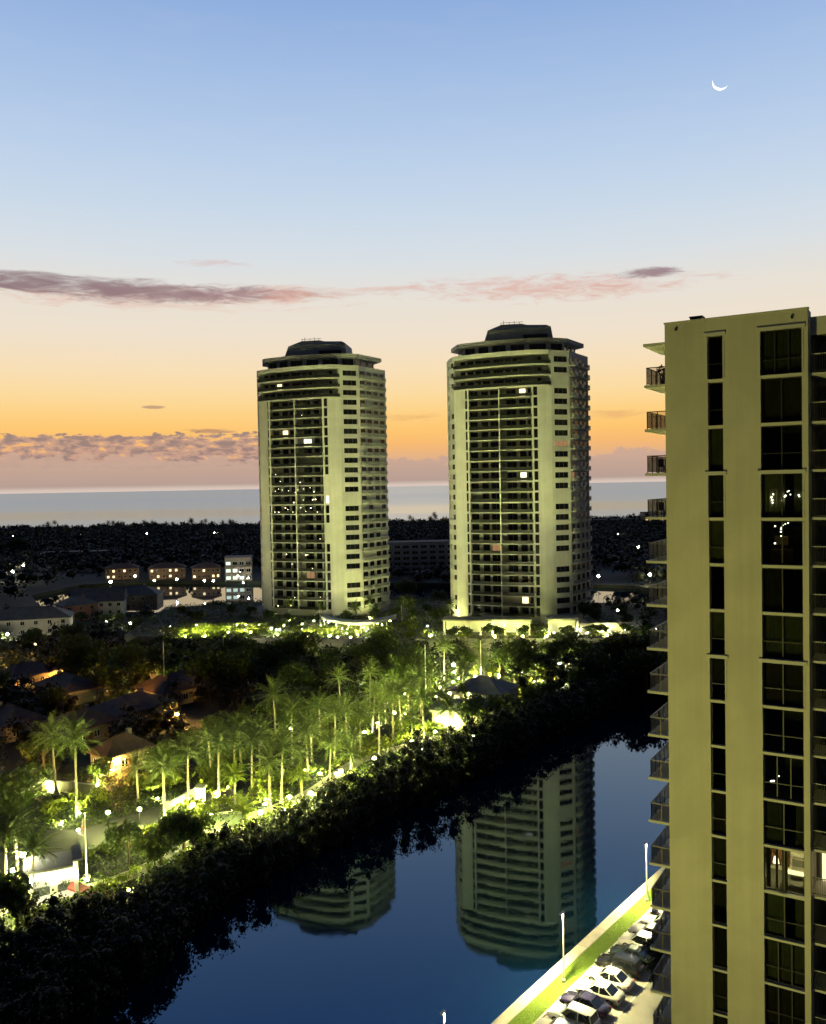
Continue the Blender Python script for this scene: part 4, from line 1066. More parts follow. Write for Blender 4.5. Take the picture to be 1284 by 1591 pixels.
# ---- palms one can pick out on the far bank: (x, y of foot, prototype, scale)
g_up = 'uplit palms along the garden walk'
PAL = [(256, 1275, 0, 1.0, 'tall uplit palm with a bright trunk foot by the garden wall'), (293, 1256, 1, 1.08, 'uplit palm second along the garden wall'),
       (341, 1238, 0, .95, 'uplit palm beside the pale gate pillar'), (437, 1256, 1, 1.0, 'palm standing in the bright garden beside the round pool'),
       (512, 1214, 3, .9, None), (590, 1178, 1, .95, None), (660, 1152, 0, .95, None), (392, 1232, 2, 1.0, None), (478, 1212, 1, 1.05, None),
       (520, 1180, 2, .95, None), (560, 1176, 0, .95, None), (612, 1150, 2, .92, None), (640, 1168, 3, .95, None), (546, 1200, 1, .9, None), (700, 1148, 3, .95, None),
       (455, 1190, 0, .95, None), (498, 1160, 0, 1.0, None), (580, 1140, 1, 1.0, None), (636, 1122, 0, .95, None), (680, 1118, 3, .95, None), (420, 1262, 3, 1.0, None),
       (545, 1225, 3, .85, None), (720, 1085, 1, .85, None), (755, 1080, 3, .9, None), (775, 1066, 1, .85, None), (690, 1060, 0, .9, None), (120, 1262, 2, 1.05, 'tall pale-trunked palm behind the asphalt forecourt'),
       (88, 1235, 0, 1.0, None), (30, 1378, 3, 1.05, None), (50, 1400, 1, .9, None), (10, 1392, 0, .9, None), (330, 1215, 1, 1.0, None), (430, 1165, 2, .95, None),
       (820, 1050, 3, .85, None), (860, 1052, 1, .8, None), (405, 1215, 3, 1.0, None), (365, 1222, 0, .9, None), (470, 1238, 0, .85, None), (625, 1138, 1, .9, None), (655, 1112, 2, .85, None), (540, 1150, 3, 1.0, None), (600, 1125, 3, 1.0, None), (375, 1190, 3, 1.0, None), (485, 1185, 3, .95, None), (215, 1245, 3, .9, None), (575, 1100, 0, .85, None), (530, 1105, 1, .85, None), (670, 1090, 3, .8, None), (785, 1040, 1, .75, None), (745, 1045, 0, .75, None)]
for px_, py_, k, sc_, lab in PAL:
    p = ground(px_, py_, 1.5)
    _o = place(PALM[k], p, rnd.uniform(0, 6.28), (sc_, sc_, sc_ * rnd.uniform(.82, 1.12)), lab or 'feathery palm among the lit planting of the far bank', g_up)
    _o.rotation_euler = (rnd.uniform(-.06, .06), rnd.uniform(-.06, .06), rnd.uniform(0, 6.28))
for px_, py_, k, sc_, lab in [(377, 1296, 0, .95, 'short lime green palm in front of the round pool'), (366, 1250, 1, .9, 'slender bright palm behind the round pool'), (405, 1246, 0, .9, 'short bright palm at the pool edge'),
                              (470, 1244, 1, .8, None), (690, 1168, 0, .8, None), (720, 1100, 1, .8, None), (735, 1085, 0, .8, None)]:
    place(SMALLPALM[k], ground(px_, py_, 1.5), rnd.uniform(0, 6), sc_, lab or 'short lime green palm in the lit planting', 'short palms of the garden')
DP = [(553, 978, 0), (585, 981, 1), (498, 970, 3), (625, 968, 1), (640, 966, 3), (700, 963, 3), (575, 958, 3), (450, 962, 3)]
for px_, py_, k in DP:
    place(PALM[k], ground(px_, py_, DZ), rnd.uniform(0, 6), .68, 'stout palm on the podium deck between the towers', 'palms on the podium deck')
# dark palm in the parking lot
pp = ground(1046, 1664, 1.56)
lotpalm = make_palm(71, 8.6, 2.1, 34, .8, M['leafdark'], 'dark slim palm standing on the island of the parking lot', .9)
lotpalm.location = pp; lotpalm['group'] = 'palms in the parking lot'

# ---- broad trees of the far bank, kept clear of what the photograph shows open
keep = []       # (x, y, radius)
def clear(px_, py_, rad, z=1.5):
    p = ground(px_, py_, z); keep.append((p.x, p.y, rad))
for a in PAL: clear(a[0], a[1], 3.2)
for q_ in [(350, 1278, 9), (380, 1265, 7), (450, 1240, 7), (100, 1320, 10), (85, 1375, 8), (130, 1350, 6), (220, 1262, 7), (170, 1265, 5), (300, 1250, 6), (530, 1205, 5), (590, 1180, 5), (650, 1165, 5),
           (695, 1160, 5), (740, 1060, 8), (730, 1080, 8), (760, 1090, 7), (720, 1110, 8), (740, 1115, 6), (870, 1035, 6), (920, 1040, 4), (963, 1018, 5), (490, 1225, 5), (30, 1340, 8), (10, 1380, 8), (260, 1250, 5), (40, 1240, 4), (120, 1245, 4)]: clear(*q_)
for q_ in [(240, 985, 5), (260, 970, 9), (290, 965, 9), (320, 962, 9), (50, 985, 13), (155, 955, 12), (205, 945, 12), (120, 962, 7), (60, 1005, 6), (155, 980, 7)]: clear(*q_)
HOUSES = [(205, 1120, 14), (110, 1085, 14), (40, 1065, 13), (255, 1090, 11), (190, 1192, 8), (300, 1075, 12), (120, 1150, 12), (20, 1140, 11)]
for h_ in HOUSES: clear(h_[0], h_[1], h_[2] * .52)
count = 0
def scatter(n, fn, zones, label, group, s0, s1, rad, protos=BROAD, tries=40):
    global count
    for _ in range(n):
        for _t in range(tries):
            p = fn()
            if any((p.x - x) ** 2 + (p.y - y) ** 2 < (r_ + rad * .8) ** 2 for x, y, r_ in keep): continue
            break
        else: continue
        keep.append((p.x, p.y, rad * .55)); count += 1
        s_ = rnd.uniform(s0, s1); place(rnd.choice(protos), Vector((p.x, p.y, 1.45)), rnd.uniform(0, 6.28), (s_, s_, s_ * rnd.uniform(.85, 1.15)), label, group)
scatter(34, lambda: uv(rnd.uniform(30, 250), rnd.uniform(86.5, 90)), 0, 'rounded dark tree at the back of the mangrove thicket', 'trees behind the mangroves', .5, .72, 2.6, BROAD + BROADL)
scatter(72, lambda: uv(rnd.uniform(40, 215), rnd.uniform(97, 132)), 0, 'round leafy tree in the garden belt behind the palms', 'trees of the garden belt', .55, .9, 2.6, BROADL)
scatter(44, lambda: uv(rnd.uniform(20, 200), rnd.uniform(135, 250)), 0, 'dark leafy tree between the tiled houses', 'trees among the houses', .65, 1.0, 3.4)
scatter(52, lambda: Vector((rnd.uniform(-80, 62), rnd.uniform(184, 208), 0)), 0, 'leafy tree screening the podium wall', 'trees in front of the podium', .92, 1.15, 2.4)
scatter(22, lambda: Vector((rnd.uniform(70, 150), rnd.uniform(215, 310), 0)), 0, 'dark tree beyond the podium on the way to the lagoon', 'trees beyond the podium', .7, 1.1, 3.2)
scatter(32, lambda: Vector((rnd.uniform(-200, -70), rnd.uniform(200, 300), 0)), 0, 'tree around the long white houses', 'trees around the white houses', .55, .9, 3.4)
scatter(16, lambda: Vector((rnd.uniform(-50, 60), rnd.uniform(302, 330), 0)), 0, 'dark tree on the lagoon shore behind the towers', 'trees behind the towers', .8, 1.15, 3.2)
def grove(name, label, n, fn, hs, seed, rad=(2.0, 3.2)):
    r = np.random.default_rng(seed); lobes = []
    for _ in range(n):
        p = fn(r)
        if any((p[0] - x) ** 2 + (p[1] - y) ** 2 < (r_ + .6) ** 2 for x, y, r_ in keep if r_ > 2.2): continue
        h = r.uniform(*hs); R_ = r.uniform(*rad)
        lobes.append(((p[0], p[1], 1.4 + h * .4), R_, .9)); lobes.append(((p[0] + r.uniform(-1, 1), p[1] + r.uniform(-1, 1), 1.4 + h * .85), R_ * .75, .85))
    P, Nn = lobes_cloud(lobes, 14, r, .4, .11); P[:, 2] = np.maximum(P[:, 2], 1.3); V, F = leaf_quads(P, Nn, .36, r); V2, F2 = cores(lobes, .46, len(V)); V = np.concatenate([V, V2]); F = np.concatenate([F, F2])
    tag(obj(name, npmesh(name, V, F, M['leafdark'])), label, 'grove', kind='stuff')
def in_uv(u0, u1, v0, v1):
    def f(r):
        p = uv(r.uniform(u0, u1), r.uniform(v0, v1)); return p.x, p.y
    return f
grove('dark_grove', 'dark mass of trees filling the ground between the tiled houses', 620, in_uv(10, 205, 122, 262), (2.5, 6.0), 41)
grove('podium_grove', 'dark mass of trees in front of the garage podium', 200, lambda r: (r.uniform(-84, 70), r.uniform(183, 209)), (5.0, 7.6), 42)
grove('street_grove', 'dark mass of trees around the long white houses', 330, lambda r: (r.uniform(-230, -62), r.uniform(205, 322 if r.random() < .6 else 300)), (2.0, 4.6), 43)
grove('lagoon_grove', 'dark mass of trees beside the lagoon beyond the podium', 170, lambda r: (r.uniform(70, 170), r.uniform(214, 318)), (3.0, 6.5), 44)
grove('podium_foot_grove', 'dense dark trees right at the foot of the garage podium', 150, lambda r: (lambda x: (x, float(np.interp(x, [-80, -20, 10, 55], [224, 213, 211, 208])) - r.uniform(0, 5)))(r.uniform(-80, 62)), (6.6, 8.4), 45, (1.8, 2.6))
def cover(name, label, n, fn, ok, z, hmax, size, lm, seed):
    r = np.random.default_rng(seed); pts_ = []
    while len(pts_) < n:
        p = fn(r)
        if ok(p): pts_.append((p[0], p[1], z))
    P = np.array(pts_); w_ = .5 + .5 * np.sin(P[:, 0] * .55 + 2 * np.sin(P[:, 1] * .31)) * np.sin(P[:, 1] * .6 + 1.5 * np.sin(P[:, 0] * .23))
    P[:, 2] += hmax * (.12 + .88 * w_) * r.random(n); Nn = r.normal(size=(n, 3)); Nn[:, 2] = np.abs(Nn[:, 2]) + .5; Nn /= np.linalg.norm(Nn, axis=1, keepdims=True)
    V, F = leaf_quads(P, Nn, size, r); tag(obj(name, npmesh(name, V, F, lm)), label, 'planting', kind='stuff')
def foot(p):       # tower footprints, colonnades
    for (tx, ty, _) in (T1P, T2P):
        if -20 < p[0] - tx < 23 and 1.5 < p[1] - ty < 29: return True
    return 6 < p[0] < 55 and 217.5 < p[1] < 226
cover('deck_planting', 'low ground cover planted over the podium deck', 34000, lambda r: (r.uniform(-80, 58), r.uniform(212, 298)), lambda p: inside(p, deck) and not foot(p), DZ, 1.5, .26, M['leafgarden'], 51)
def garden_ok(p):
    u_, v_ = touv(Vector((p[0], p[1], 0)))
    if abs(v_ - (92.6 + 2.2 * math.sin(u_ * .07) + 1.1 * math.sin(u_ * .19))) < 1.4: return False
    if abs(v_ - (104 + 3 * math.sin(u_ * .05))) < 3.3 and u_ < 96: return False
    return not inside(p, [(q_.x, q_.y) for q_ in plz])
cover('garden_planting', 'low ground cover between the palms of the far bank', 60000, in_uv(34, 205, 85.5, 130), garden_ok, 1.48, 1.1, .20, M['leafgarden'], 52)
for px_, py_, k, s_, lab in [(25, 1322, 3, 1.0, 'big dark tree overhanging the lit gate path'), (70, 1205, 1, .85, 'wide green tree above the garden wall, with slim pale trunk'), (250, 1345, 4, .85, 'low round tree below the flagpole, at the thicket'), (285, 1330, 2, .8, 'broad tree lit from the garden in front of the round pool'),
                             (200, 1345, 2, .75, 'dark tree between flagpole and thicket'), (735, 1142, 2, .8, 'tree between the flat grey roof and the thicket'), (800, 1075, 3, .9, 'tall dark round tree beside the pavilion'), (40, 1440, 4, .55, 'small bare-stemmed tree in front of the gatehouse')]:
    place(BROAD[k], ground(px_, py_, 1.45), rnd.uniform(0, 6), s_, lab, 'single trees of the far bank')
# shrubs: bright planting along the walk
def sh(px_, py_, s_, z=1.5, lab='clipped lime shrub beside the garden walk', grp='shrubs of the garden walk'):
    place(rnd.choice(SHRUB), ground(px_, py_, z) - Vector((0, 0, .05)), rnd.uniform(0, 6), s_ * rnd.uniform(.8, 1.2), lab, grp)
for u in np.arange(46, 205, 1.9):
    p = uv(u, 88.6 + rnd.uniform(-.6, 1.0)); place(rnd.choice(SHRUB), Vector((p.x, p.y, 1.45)), rnd.uniform(0, 6), rnd.uniform(.6, 1.0), 'clipped lime shrub beside the garden walk', 'shrubs of the garden walk')
for u in np.arange(46, 205, 3.1):
    p = uv(u, 97.2 + rnd.uniform(-1, 1.8)); place(rnd.choice(SHRUB), Vector((p.x, p.y, 1.45)), rnd.uniform(0, 6), rnd.uniform(.6, 1.1), 'clipped lime shrub beside the garden walk', 'shrubs of the garden walk')
for i in range(58):
    p = uv(rnd.uniform(62, 180), rnd.uniform(94.5, 118)); place(rnd.choice(SHRUB), Vector((p.x, p.y, 1.4)), rnd.uniform(0, 6), rnd.uniform(1.2, 2.1), 'tall loose bush between the palm trunks', 'bushes between the palms')
# hedges on the deck
def hedge(name, label, A, B, wdt, h, z, lm):
    A, B = Vector((*A, 0)), Vector((*B, 0)); r = np.random.default_rng(int(abs(A.x * 7 + A.y))); L = (B - A).length; d = (B - A) / L; nn = Vector((-d.y, d.x, 0))
    n = int(L * (wdt + 2 * h) * 34); s = r.random(n) * L; ph = r.random(n) * (wdt + 2 * h)
    o = np.where(ph < h, -wdt / 2, np.where(ph > h + wdt, wdt / 2, ph - h - wdt / 2)); zz = np.where(ph < h, ph, np.where(ph > h + wdt, wdt + 2 * h - ph, h))
    P = np.stack([A.x + d.x * s + nn.x * o, A.y + d.y * s + nn.y * o, z + zz], 1) + r.normal(size=(n, 3)) * .07
    Nn = r.normal(size=(n, 3)); Nn[:, 2] += .6; Nn /= np.linalg.norm(Nn, axis=1, keepdims=True)
    V, F = leaf_quads(P, Nn, .14, r)
    return tag(obj(name, npmesh('hedge', V, F, lm)), label, 'hedge', 'hedges on the podium deck')
for i, (yy, x0, x1) in enumerate([(227, -66, -42), (232, -67, -38), (237.5, -64, -40), (224, -32, -8), (228.5, -28, -6)]):
    hedge('hedge', ['brightest lime hedge row at the front of the deck', 'second lit hedge row on the deck', 'rear lit hedge row under the first tower', 'low lit hedge in front of the sagging canopy', 'lit hedge under the sagging canopy'][i], (x0, yy), (x1, yy - 2.5), 2.4, 1.9, DZ, M['leaflime'])
for _i in range(46):
    place(rnd.choice(SHRUB), Vector((rnd.uniform(-70, 5), rnd.uniform(222, 242), DZ - .05)), rnd.uniform(0, 6), rnd.uniform(.7, 1.4), 'rounded shrub on the podium deck', 'shrubs on the deck')
for x, y in [(31.5, 217), (12, 218), (45, 216), (50, 216.5), (-2, 220), (2, 219), (56, 217), (-34, 222), (24, 217), (-68, 236), (-66, 232)]:
    place(rnd.choice(SHRUB), Vector((x, y, DZ - .05)), rnd.uniform(0, 6), rnd.uniform(.8, 1.3), 'rounded shrub on the podium deck', 'shrubs on the deck')
for x, y in [(-42, 250), (-36, 248.5), (-28, 247), (-20, 248), (-48, 256), (-12, 250), (-6, 254), (16, 231), (40, 240), (46, 236), (-2, 262), (4, 258), (10, 250), (52, 246), (58, 240), (-56, 262), (-66, 256), (48, 228), (56, 230), (-8, 240), (0, 244), (6, 236), (-62, 246), (-70, 262), (60, 254)]:
    place(rnd.choice(BROAD[2:]), Vector((x, y, DZ - .1)), rnd.uniform(0, 6), rnd.uniform(.42, .62), 'small dark tree at the foot of the towers', 'dark trees on the deck')
for x, y in [(9, 219.5), (13, 220), (18, 222.5), (21, 219), (26.5, 219.5), (31.6, 221), (38, 219), (44, 220), (47, 219.5), (53, 220), (58, 220)]:
    place(BROAD[4], Vector((x, y - 4.0, DZ - .1)), rnd.uniform(0, 6), .55, 'small tree in front of the white colonnade', 'small trees on the deck')
# ---- far palms breaking the skyline of the wood
for i in range(46):
    y = rnd.uniform(880, 1015); x = rnd.uniform(-.44 * y, -.20 * y) if i < 34 else rnd.uniform(-.04 * y, .04 * y)
    place(PALM[i % 4], Vector((x, y, 1.4)), rnd.uniform(0, 6), rnd.uniform(.95, 1.25), 'small distant palm against the pale sea', 'palms on the far shore')
for i, (px_, zz) in enumerate([(28, 1.7), (22, 1.5), (40, 1.35), (2, 1.3)]):
    p = ground(px_, 865, 1.4); place(BROAD[3], p, i, zz * .78, 'tall far tree standing above the wood on the shore', 'tall trees of the far wood')
# potted plant on the top balcony
pt = make_shrub(99, .42, 1.1, M['leafdark'], .14, 160); pt['label'] = 'bushy dark potted plant on the highest balcony'; pt['category'] = 'plant'; pt.name = 'potted_plant'
pt.location = (nbm @ Vector((-.42, 1.15, slabs[0] + .42))); part('pot', MB().tube([(0, 0, -.42), (0, 0, .02)], [.17, .24], 12).mesh('pot', M['wood']), pt)

# ================================================================== HOUSES AND SMALL BUILDINGS
def house(name, label, p, a, L, W, h, rh, wallm, roofm, wins=4, lit=(), storeys=1, gable=False, group=None, litmat=None):
    root = thing(name, label, 'house', (p.x, p.y, p.z), a, group)
    w_ = MB(); fr = []
    sh_ = h / storeys; n = wins
    sides = [((-L / 2, -W / 2), (L / 2, -W / 2), n), ((L / 2, -W / 2), (L / 2, W / 2), max(1, n // 2)), ((L / 2, W / 2), (-L / 2, W / 2), n), ((-L / 2, W / 2), (-L / 2, -W / 2), max(1, n // 2))]
    c = 0
    for P, Q, k in sides:
        LL = math.dist(P, Q); ops = []
        for s_ in range(storeys):
            for i in range(k):
                m0 = LL * (i + .5) / k; ops.append((m0 - .6, m0 + .6, s_ * sh_ + .9, s_ * sh_ + 2.2))
        Pv, d, nin = punched(w_, P, Q, -.3, h, ops, .15)
        for o in ops:
            q = Pv + d * o[0] + nin * .1; fr.append((q, o[2], math.atan2(d.y, d.x), c in lit)); c += 1
    if gable:
        for x in (-L / 2, L / 2): w_.add([(x, -W / 2, h), (x, W / 2, h), (x, 0, h + rh)], [(0, 1, 2) if x > 0 else (2, 1, 0)])
    part('wall', w_.mesh('wall', wallm), root)
    ov = .55; l2, w2 = L / 2 + ov, W / 2 + ov; rl = L / 2 + ov if gable else max(.2, L / 2 - W / 2)
    zb = h - .12; t = .18
    rf = MB(); rf.add([(-l2, -w2, zb), (l2, -w2, zb), (l2, w2, zb), (-l2, w2, zb), (-l2, -w2, zb + t), (l2, -w2, zb + t), (l2, w2, zb + t), (-l2, w2, zb + t), (-rl, 0, h + rh + .2), (rl, 0, h + rh + .2)],
                      [(3, 2, 1, 0), (0, 1, 5, 4), (1, 2, 6, 5), (2, 3, 7, 6), (3, 0, 4, 7), (4, 5, 9, 8), (6, 7, 8, 9), (5, 6, 9), (7, 4, 8)])
    ro = part('roof', rf.mesh('roof', roofm), root)
    part('ridge', MB().tube([(-rl, 0, h + rh + .2), (rl, 0, h + rh + .2)], .12, 6).mesh('ridge', roofm), ro)
    part('chimney', MB().b2(L * .2, L * .2 + .7, .6, 1.3, h + rh * .3, h + rh + .6).mesh('chimney', wallm), ro)
    for q, z, an, lt in fr:
        part('window', winmesh(1.2, 1.3, 2, (litmat or LITW['warm']) if lt else M['darkglass'], M['whitemetal'], ('h' + (litmat.name if litmat else 'w')) if lt else 'hd'), root, (q.x, q.y, z), an)
    part('door', MB().b2(-.5, .5, -W / 2 - .05, -W / 2 - .004, -.2, 2.1).mesh('door', M['wood']), root)
    return root
names_ = ['tile-roofed house with an amber-lit corner above the garden wall', 'dark tile-roofed house near the big amber light', 'low tile-roofed house with amber eaves at the edge of the trees',
          'tiled house with an orange lit gable', 'small tiled house with an amber doorway lit under a white lamp', 'tiled house hidden behind the amber-lit trees', 'broad dark hip-roofed house behind the wide green tree', 'dark low house behind the wide green tree',
          'small dark house behind the garden wall', 'dark tiled house behind the first palms', 'low dark house behind the big overhanging tree']
amber = emat('lit_window_amber', (1, .45, .1), 1.6)
for i, (px_, py_, L) in enumerate(HOUSES):
    p = ground(px_, py_, 1.5); rnd2 = random.Random(i)
    house('tiled_house', names_[i], p, CAZ + math.pi / 2 * (i % 2) + rnd2.uniform(-.1, .1), L, L * .68, 3.1, 2.2, M['wall'], M['rooft'], 4, {0, 5} if i in (0, 3, 4, 2) else (), litmat=amber)
# long white houses further back
for i, (px_, py_, L, W, st_, rh, lab) in enumerate([(50, 985, 24, 11, 2, 3.0, 'long two-storey white house with dark hip roof'), (155, 955, 18, 12, 2, 4.2, 'white gabled two-storey house with tall grey roof'), (205, 945, 22, 11, 2, 3.0, 'pale two-storey house adjoining the gabled house by the lagoon'), (120, 962, 12, 9, 2, 2.6, 'house with pink gable wall between the white houses')]):
    p = ground(px_, py_, 1.5)
    house('white_house', lab, p, R([16, 12, 4, 40][i]), L, W, 5.6, rh, [M['wallw'], M['wallw'], M['wall'], mat('pink_wall', (.45, .22, .17), .9)][i], M['roofg'], 6 if L > 15 else 3, (), st_, i == 1)
# lit houses across the lagoon
for i, (x, y, L, lt, lab) in enumerate([(-152, 452, 16, {0, 1, 5, 7, 9}, 'warm-lit waterside house at the end of the lagoon, many lit windows'), (-128, 450, 18, {1, 3, 6, 9, 10}, 'brown waterside house with lamps along the lagoon'), (-107, 446, 14, {0, 4, 5, 8}, 'warm-lit waterside house under tall trees')]):
    house('lagoon_house', lab, Vector((x, y, 1.5)), R(14), L, 10, 5.8, 2.2, mat('brown_wall', (.30, .19, .12), .9), M['rooft'], 6, lt, 2)
def block(name, label, p, a, L, W, n, cols, wallm, lit=(), lm=None, sh=3.0):
    root = thing(name, label, 'building', p, a); w_ = MB(); r = random.Random(int(L * 3)); c = 0; ws = []
    for P, Q, k in [((-L / 2, -W / 2), (L / 2, -W / 2), cols), ((L / 2, -W / 2), (L / 2, W / 2), 3), ((L / 2, W / 2), (-L / 2, W / 2), cols), ((-L / 2, W / 2), (-L / 2, -W / 2), 3)]:
        LL = math.dist(P, Q); ops = [(LL * (i + .15) / k, LL * (i + .85) / k, s_ * sh + .7, s_ * sh + 2.4) for s_ in range(n) for i in range(k)]
        Pv, d, nin = punched(w_, P, Q, -.5, n * sh + .8, ops, .2)
        for o in ops:
            q = Pv + d * o[0] + nin * .14; ws.append((q, o, math.atan2(d.y, d.x), c in lit)); c += 1
    part('wall', w_.mesh('wall', wallm), root)
    part('roof', MB().b2(-L / 2 - .3, L / 2 + .3, -W / 2 - .3, W / 2 + .3, n * sh + .8, n * sh + 1.1).mesh('roof', M['roofg']), root)
    for q, o, an, lt in ws: part('window', winmesh(o[1] - o[0], 1.7, 2, lm if lt else M['darkglass'], M['whitemetal'], ('b' + name) if lt else 'bd'), root, (q.x, q.y, o[2]), an)
    for s_ in range(1, n): part('balcony_slab', MB().b2(-L / 2 + .4, L / 2 - .4, -W / 2 - 1.4, -W / 2 - .01, s_ * sh - .15, s_ * sh + .05).mesh('balcony_slab', wallm), root)
    return root
block('lit_terrace_building', 'small building with cool white lights behind the first tower', Vector((-88, 436, 1.5)), R(8), 13, 12, 3, 4, M['wall'], {0, 1, 2, 4, 5, 8}, emat('cool_window', (.8, 1, .85), 1.3), 3.6)
block('bluish_apartment_block', 'unlit blue-grey apartment block between the two towers', Vector((5, 462, 1.5)), R(3), 42, 14, 5, 9, mat('blue_grey_wall', (.22, .26, .34), .85), (), None)
block('shore_building', 'far low orange-lit building on the shore beside the apartment block', Vector((262, 930, 1.5)), R(6), 34, 14, 4, 8, mat('shore_wall', (.5, .38, .25), .85), {8, 9, 12, 17, 18, 21}, emat('shore_window', (1, .62, .26), 2.4))
block('low_shore_building', 'far low reddish building on the shore behind the second tower', Vector((205, 905, 1.5)), R(2), 60, 14, 2, 10, mat('shore_wall_red', (.28, .13, .09), .85), {3, 11}, emat('shore_window2', (1, .7, .3), 2.0))
block('dark_row_building', 'dark low apartment row behind the roofs by the street', Vector((-218, 566, 1.5)), R(6), 46, 12, 2, 10, mat('row_wall', (.20, .21, .24), .85), (), None)
# gatehouse: white portico, brightly lit
gp = ground(84, 1384, 1.5); gh = thing('gatehouse', 'small brilliantly lit white gatehouse with open arch by the forecourt', 'gatehouse', gp, CAZ - .5)
part('wall', MB().b2(-2.6, -2.2, -1.8, 1.8, 0, 3.2).b2(2.2, 2.6, -1.8, 1.8, 0, 3.8).b2(-2.2, 2.2, 1.5, 1.8, 0, 3.2).b2(-.4, .4, -1.8, -1.4, 0, 3.2).mesh('wall', M['wallw']), gh)
part('roof', MB().b2(-3.1, 2.1, -2.3, 2.2, 3.25, 3.5).b2(2.0, 3.0, -2.3, 2.2, 3.85, 4.05).mesh('roof', M['roofg']), gh)
for x in (-1.3, 1.3): part('ceiling_lamp', MB().box((x, -.2, 3.1), (1.2, 1.2, .1)).mesh('ceiling_lamp', emat('gate_lamp', (1, .95, .72), 60)), gh)
for x in (-2.4, 0, 2.4): part('wall_lamp', MB().ico((x, -2.0, 2.3), .2, 1).mesh('wall_lamp', emat('gate_wall_lamp', (1, .93, .65), 160)), gh)
tag(obj('flower_bed', MB().prism([(ground(a_, b_).x, ground(a_, b_).y) for a_, b_ in ((112, 1372), (180, 1392), (188, 1399), (150, 1400), (105, 1382))], 1.4, 1.72).mesh('flower_bed', M['red'])), 'red planted bed beside the gatehouse', 'flower bed')
# clubhouse pavilion with flat grey roof and lit colonnade
cp_ = ground(728, 1122, 1.5)
house('pavilion', 'pavilion with pale hip roof among the lit columns', ground(752, 1092, 1.5), R(-28), 11, 9, 3.2, 2.4, M['wallw'], mat('pale_roof', (.40, .37, .30), .85, var=.2, vscale=.5), 4, {0, 1})
fr_ = thing('flat_roofed_hall', 'low hall with dark flat grey roof beside the canal thicket', 'building', cp_ + Vector((-.8, -1.5, 0)), R(-10))
part('wall', MB().b2(-5.5, 5.5, -4, 4, -.2, 3.4).mesh('wall', M['wall']), fr_); part('roof', MB().b2(-6, 6, -4.5, 4.5, 3.4, 3.75).mesh('roof', M['roofg']), fr_)
# garden walls and pillars
def gwall(label, A, B, h=1.5, z=1.5):
    a_, b_ = ground(*A, z), ground(*B, z); L = (b_ - a_).length; an = math.atan2(b_.y - a_.y, b_.x - a_.x)
    root = thing('garden_wall', label, 'wall', a_, an)
    part('wall', MB().b2(0, L, -.12, .12, -.2, h).mesh('wall', M['gwall']), root); part('coping', MB().b2(-.05, L + .05, -.18, .18, h, h + .1).mesh('coping', M['kerb']), root)
    for i in range(int(L / 5) + 1): part('pillar', MB().b2(-.25, .25, -.25, .25, -.2, h + .3).mesh('pillar', M['gwall']), root, (min(L, i * 5.0), 0, 0))
gwall('bright pale garden wall behind the uplit palms', (262, 1268), (312, 1240), 1.8)
gwall('pale wall behind the wide green tree', (70, 1228), (150, 1236), 1.6)
gp2 = thing('gate_pillar', 'square white gate pillar in the brightest garden light', 'pillar', ground(312, 1252, 1.5))
part('shaft', MB().b2(-.6, .6, -.6, .6, -.2, 2.6).mesh('shaft', M['wallw']), gp2); part('cap', MB().b2(-.75, .75, -.75, .75, 2.6, 2.85).mesh('cap', M['kerb']), gp2)
# round pool with lit rim
pl = ground(352, 1280, 1.5); pool = thing('round_pool', 'round garden pool with brilliantly lit rim', 'pool', pl)
rim_ = MB(); n = 36
for k in range(n):
    a0, a1 = 2 * math.pi * k / n, 2 * math.pi * (k + 1) / n
    q_ = lambda r_, a_, z_: (r_ * math.cos(a_), r_ * math.sin(a_), z_)
    rim_.add([q_(3.0, a0, .45), q_(3.0, a1, .45), q_(3.5, a1, .45), q_(3.5, a0, .45), q_(3.0, a0, -.2), q_(3.0, a1, -.2), q_(3.5, a1, -.2), q_(3.5, a0, -.2)], [(0, 3, 2, 1), (3, 7, 6, 2), (0, 1, 5, 4)])
part('rim', rim_.mesh('rim', M['wallw']), pool)
part('water', MB().prism([(3.0 * math.cos(2 * math.pi * k / n), 3.0 * math.sin(2 * math.pi * k / n)) for k in range(n)], .0, .28).mesh('water', mat('pool_water', (.30, .36, .20), .05)), pool)
for k in range(8):
    a_ = 2 * math.pi * k / 8; part('pool_lamp', MB().ico((3.75 * math.cos(a_), 3.75 * math.sin(a_), .3), .13, 1).mesh('pool_lamp', emat('pool_lamp', LIME, 500)), pool)

# ================================================================== LAMPS
def emglobe(name, r_, col, s): return MB().ico((0, 0, 0), r_, 1).mesh(name, emat(name + '_light', col, s))
def lamp_post(kind, h, r_, col, s):
    root = thing('lamp_post', 'x', 'street lamp')
    part('pole', MB().tube([(0, 0, -.3), (0, 0, .4), (0, 0, .42), (0, 0, h - r_ * .7)], [.11, .11, .06, .05], 8).mesh('pole', M['darkmetal']), root)
    part('cap', MB().tube([(0, 0, h + r_ * .8), (0, 0, h + r_ * 1.15)], [r_ * .6, r_ * .1], 8).mesh('cap', M['darkmetal']), root)
    part('globe', emglobe('globe_' + kind, r_, col, s), root, (0, 0, h)); return root
LP = {'white': lamp_post('white', 4.2, .34, (1, .95, .62), 900), 'lime': lamp_post('lime', 3.2, .26, LIME, 2500), 'amber': lamp_post('amber', 2.2, .30, AMBER, 3400),
      'far': lamp_post('far', 5.0, .60, (1, .90, .55), 420), 'cool': lamp_post('cool', 4.2, .34, COOL, 900)}
LU = set()
